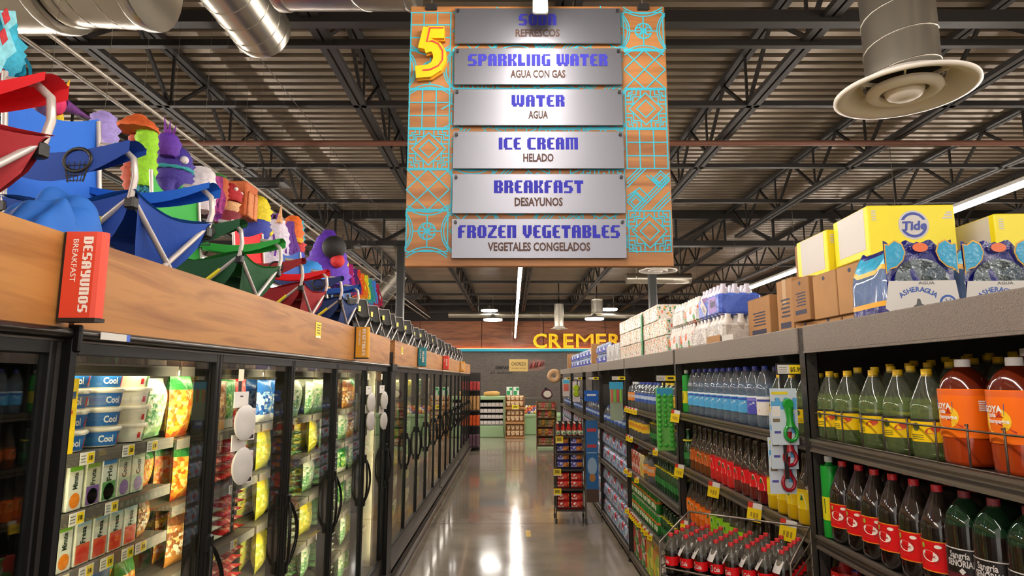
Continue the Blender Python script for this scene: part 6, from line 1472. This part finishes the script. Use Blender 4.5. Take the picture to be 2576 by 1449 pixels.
mb = MB(); mb.box(.0, .2, 19.37, 19.375, .87, 1.0, 0); mb.box(.0, .2, 19.367, 19.37, .87, .89, 1); mb.box(.04, .16, 19.368, 19.37, .92, .97, 2); tag(mb.build('price_card', [M('f0d812', .45), M('e6e0d6', .5), M('8a7a1a', .5)]), 'yellow price card on the cardboard bread display', 'price card', 'yellow price cards')
for i, x in enumerate((-.08, .13)):
    mb = MB(); mb.cbox(x-.09, x+.09, 19.5, 19.7, 1.285, 1.54, .006, 0); mb.box(x-.08, x+.02, 19.498, 19.5, 1.3, 1.42, 1); mb.box(x+.0, x+.085, 19.497, 19.5, 1.44, 1.52, 1)
    tag(mb.build('green_carton', [M('d8e4d8', .5), M('1f9a52', .5)]), '%s green and white carton on top of the bread display' % ('left', 'right')[i], 'carton', 'green cartons')
lc = empty('low_counter', (1.9, 21.2, 0), 0, 'low mint green produce counter at the back of the store', 'counter')
MB().cbox(-1.5, 1.5, -.5, .5, 0, .56, .02).build('base', M('8fb080', .45), lc); MB().cbox(-1.52, 1.52, -.52, .5, .56, .66, .02).build('rim', MINT, lc)
FR = [MB().lathe([(.001, -.05), (.035, -.04), (.05, 0), (.035, .04), (.001, .05)], 10).build('candy_ball', M(c, .4)) for c in ('d8743a', 'e0cfc4', 'c8503a', '6a5a9a', 'd8b04a')]
for o in FR: tag(o, None, 'sweet')
fc = ('orange', 'white', 'red', 'violet', 'gold'); q = 0
for r in range(4):
    for c in range(9): place(FR[(r*2+c*3) % 5], (.45+c*.1+.03*(r % 2), 20.75+.09*r, .711+.055*r), 0, '%s wrapped sweet heaped on the low mint counter, %s row, %s across' % (fc[(r*2+c*3) % 5], ORD[r], ORD[c]), 'sweets on the low counter')
MB().cbox(-1.5, 1.5, .5, .9, .0, 1.15, .02).build('rear_shelf', M('4a423c', .5), lc)
rs = empty('oval_sign', (.92, 16.745, 1.2), 0, 'maroon sign with white oval over the far candy rack', 'sign')
k = Matrix.Rotation(pi/2, 3, 'X'); MB().lathe([(.13, -.01), (.145, 0), (.13, .01)], 28, 0, (0, 0, .2), rot=k, sx=1.05).build('board', M('4a1a2c', .5), rs); MB().lathe([(.1, -.004), (.105, 0), (.1, .004)], 28, 0, (.01, -.014, .19), rot=k, sx=1.0, sy=.85).build('oval', M('d8cfc0', .5), rs); MB().lathe([(.035, -.02), (.05, 0), (.035, .02)], 16, 0, (-.03, 0, .34), rot=k).build('finial', M('1c1214', .5), rs); MB().box(-.012, .012, -.004, .004, 0, .1).build('stem', M('1c1214', .5), rs)
# end display by the last freezer
ed = empty('end_display', (-.96, 16.3, 0), 0, 'end display stand beyond the last freezer', 'display stand')
for z in (.1, .62, 1.0, 1.5): MB().box(-.14, .14, -.2, .2, z-.02, z).build('shelf', M('3a322c', .5), ed)
MB().box(-.15, -.13, -.2, .2, 0, 1.95).build('side_panel', M('2c2622', .5), ed); MB().box(-.14, .14, .18, .2, 0, 1.95).build('back_panel', M('2c2622', .5), ed)
def stick(name, c, w_, h): o = MB().cbox(-w_/2, w_/2, -.08, .08, 0, h, .012).build(name, M(c, .45, var=.15, vs=20)); tag(o, None, 'packet'); return o
S1 = stick('cookie_tube', 'c8965a', .07, .36); S2 = stick('orange_packet', 'e2561a', .08, .26); S3 = stick('purple_packet', '6a4a5a', .08, .3); S4 = stick('red_packet', 'b83a3a', .08, .22)
for o, z, nm in ((S1, 1.001, 'tan cookie tube'), (S2, .621, 'orange packet'), (S3, .101, 'dull purple packet'), (S4, 1.501, 'red packet')):
    for c in range(3): place(o, (-.96-.078+c*.087, 16.2, z), 0, '%s on the end display past the freezers, %s from the left' % (nm, ORD[c]), 'packets on the end display')
# wall lettering and hanging sausage sign
wl = empty('wall_lettering', (0, 24.78, 3.0), 0, 'big yellow cremería letters on the timber band of the back wall', 'sign')
def ctext(s, x0, x1, z, h, dep, off, mi, name, mat, yo=0):
    V, F, a, b_ = text2d(s, off, 3); k = (x1-x0)/(b_-a); kz = h/.727; mb = MB(); n = len(V)
    fr = [(x0+(p[0]-a)*k, yo, z+p[1]*kz) for p in V]; bk = [(p[0], yo+dep, p[2]) for p in fr]
    mb.add(fr, F); mb.add(bk, F)
    ed = {}
    for f in F:
        for i in range(len(f)):
            e = (f[i], f[(i+1) % len(f)]); ed[e] = 1
    mb.add(fr+bk, [(a_, b2, n+b2, n+a_) for (a_, b2) in ed if (b2, a_) not in ed])
    return mb.build(name, mat, wl)
EM2 = EM('f0b808', .35); EM2.node_tree.nodes['Principled BSDF'].inputs['Base Color'].default_value = lin('f0c010')
for i, (ch, xa, xb) in enumerate((('C', .83, 1.37), ('R', 1.45, 1.93), ('E', 2.02, 2.42), ('M', 2.52, 3.2), ('E', 3.3, 3.7), ('R', 3.8, 4.28), ('Í', 4.38, 4.58), ('A', 4.64, 5.2))):
    h = .56
    ctext(ch, xa, xb, .0, h, .08, 0 if ch == 'M' else .02, 0, 'letter', EM2, -.1)
    if ch == 'M': MB().ribbon([(xa+.1, .07), (xa+.1, .46), ((xa+xb)/2, .14), (xb-.1, .46), (xb-.1, .07)], .018, (0, -.112, 0), (1, 0, 0), (0, 0, 1)).build('inline', M('b8860f', .45), wl)
    else: ctext(ch, xa+.06, xb-.06, .055, h-.11, .01, -.036, 0, 'inline', M('d0a010', .45), -.112)
cs = empty('sausage_sign', (.5, 21.75, 2.04), 0, 'tan chorizo sign with dark sausages hanging before the back wall', 'sign')
mb = MB(); mb.cbox(-.6, .05, -.012, .012, 0, .41, .004, 0); txt(mb, 'CHORIZO', .12, (-.27, -.0145, .2), (1, 0, 0), (0, 0, 1), 1, width=.5, off=.02); txt(mb, 'con sabor de casa', .05, (-.27, -.0145, .09), (1, 0, 0), (0, 0, 1), 1, width=.48, off=.01); mb.build('board', [M('b89a58', .5), M('4a3a1c', .5)], cs)
mb = MB(); mb.add([(.07, -.008, .02), (.4, -.008, .02), (.62, -.008, .1), (.64, -.008, .38), (.3, -.008, .42), (.08, -.008, .36)], [(0, 1, 2, 3, 4, 5)]); mb.build('picture_sheet', M('7a5a52', .6), cs)
for i in range(5):
    mb = MB(); mb.tube([(.1+.1*i, -.03, .1+.02*i), (.14+.1*i, -.04, .2+.015*i), (.17+.1*i, -.03, .3+.012*i)], [.03, .05, .03], 10); mb.build('sausage', M(('5a1f20', '8a3a34')[i % 2], .35, var=.25, vs=20), cs)
for x in (-.5, .5): MB().tube([(x, 0, .4), (x, 0, 2.9)], .004, 5).build('wire', M('6a6259', .4, .5), cs)
mb = MB(); txt(mb, 'EMPAN', .13, (-.35, 24.985, 2.16), (1, 0, 0), (0, 0, 1), 0, width=.6, off=.03); txt(mb, 'el sabor', .1, (-.4, 24.985, 1.98), (1, 0, 0), (0, 0, 1), 0, width=.9, off=.01)
tag(mb.build('wall_print', M('1f1b18', .6)), 'dark lettering printed on the grey tile of the back wall', 'lettering')

# drop kinds that were shaped but never set out
for o in [o for o in SC.objects if o.parent is None and o.get('category') and not o.get('label')]:
    for c in list(o.children_recursive): bpy.data.objects.remove(c)
    bpy.data.objects.remove(o)
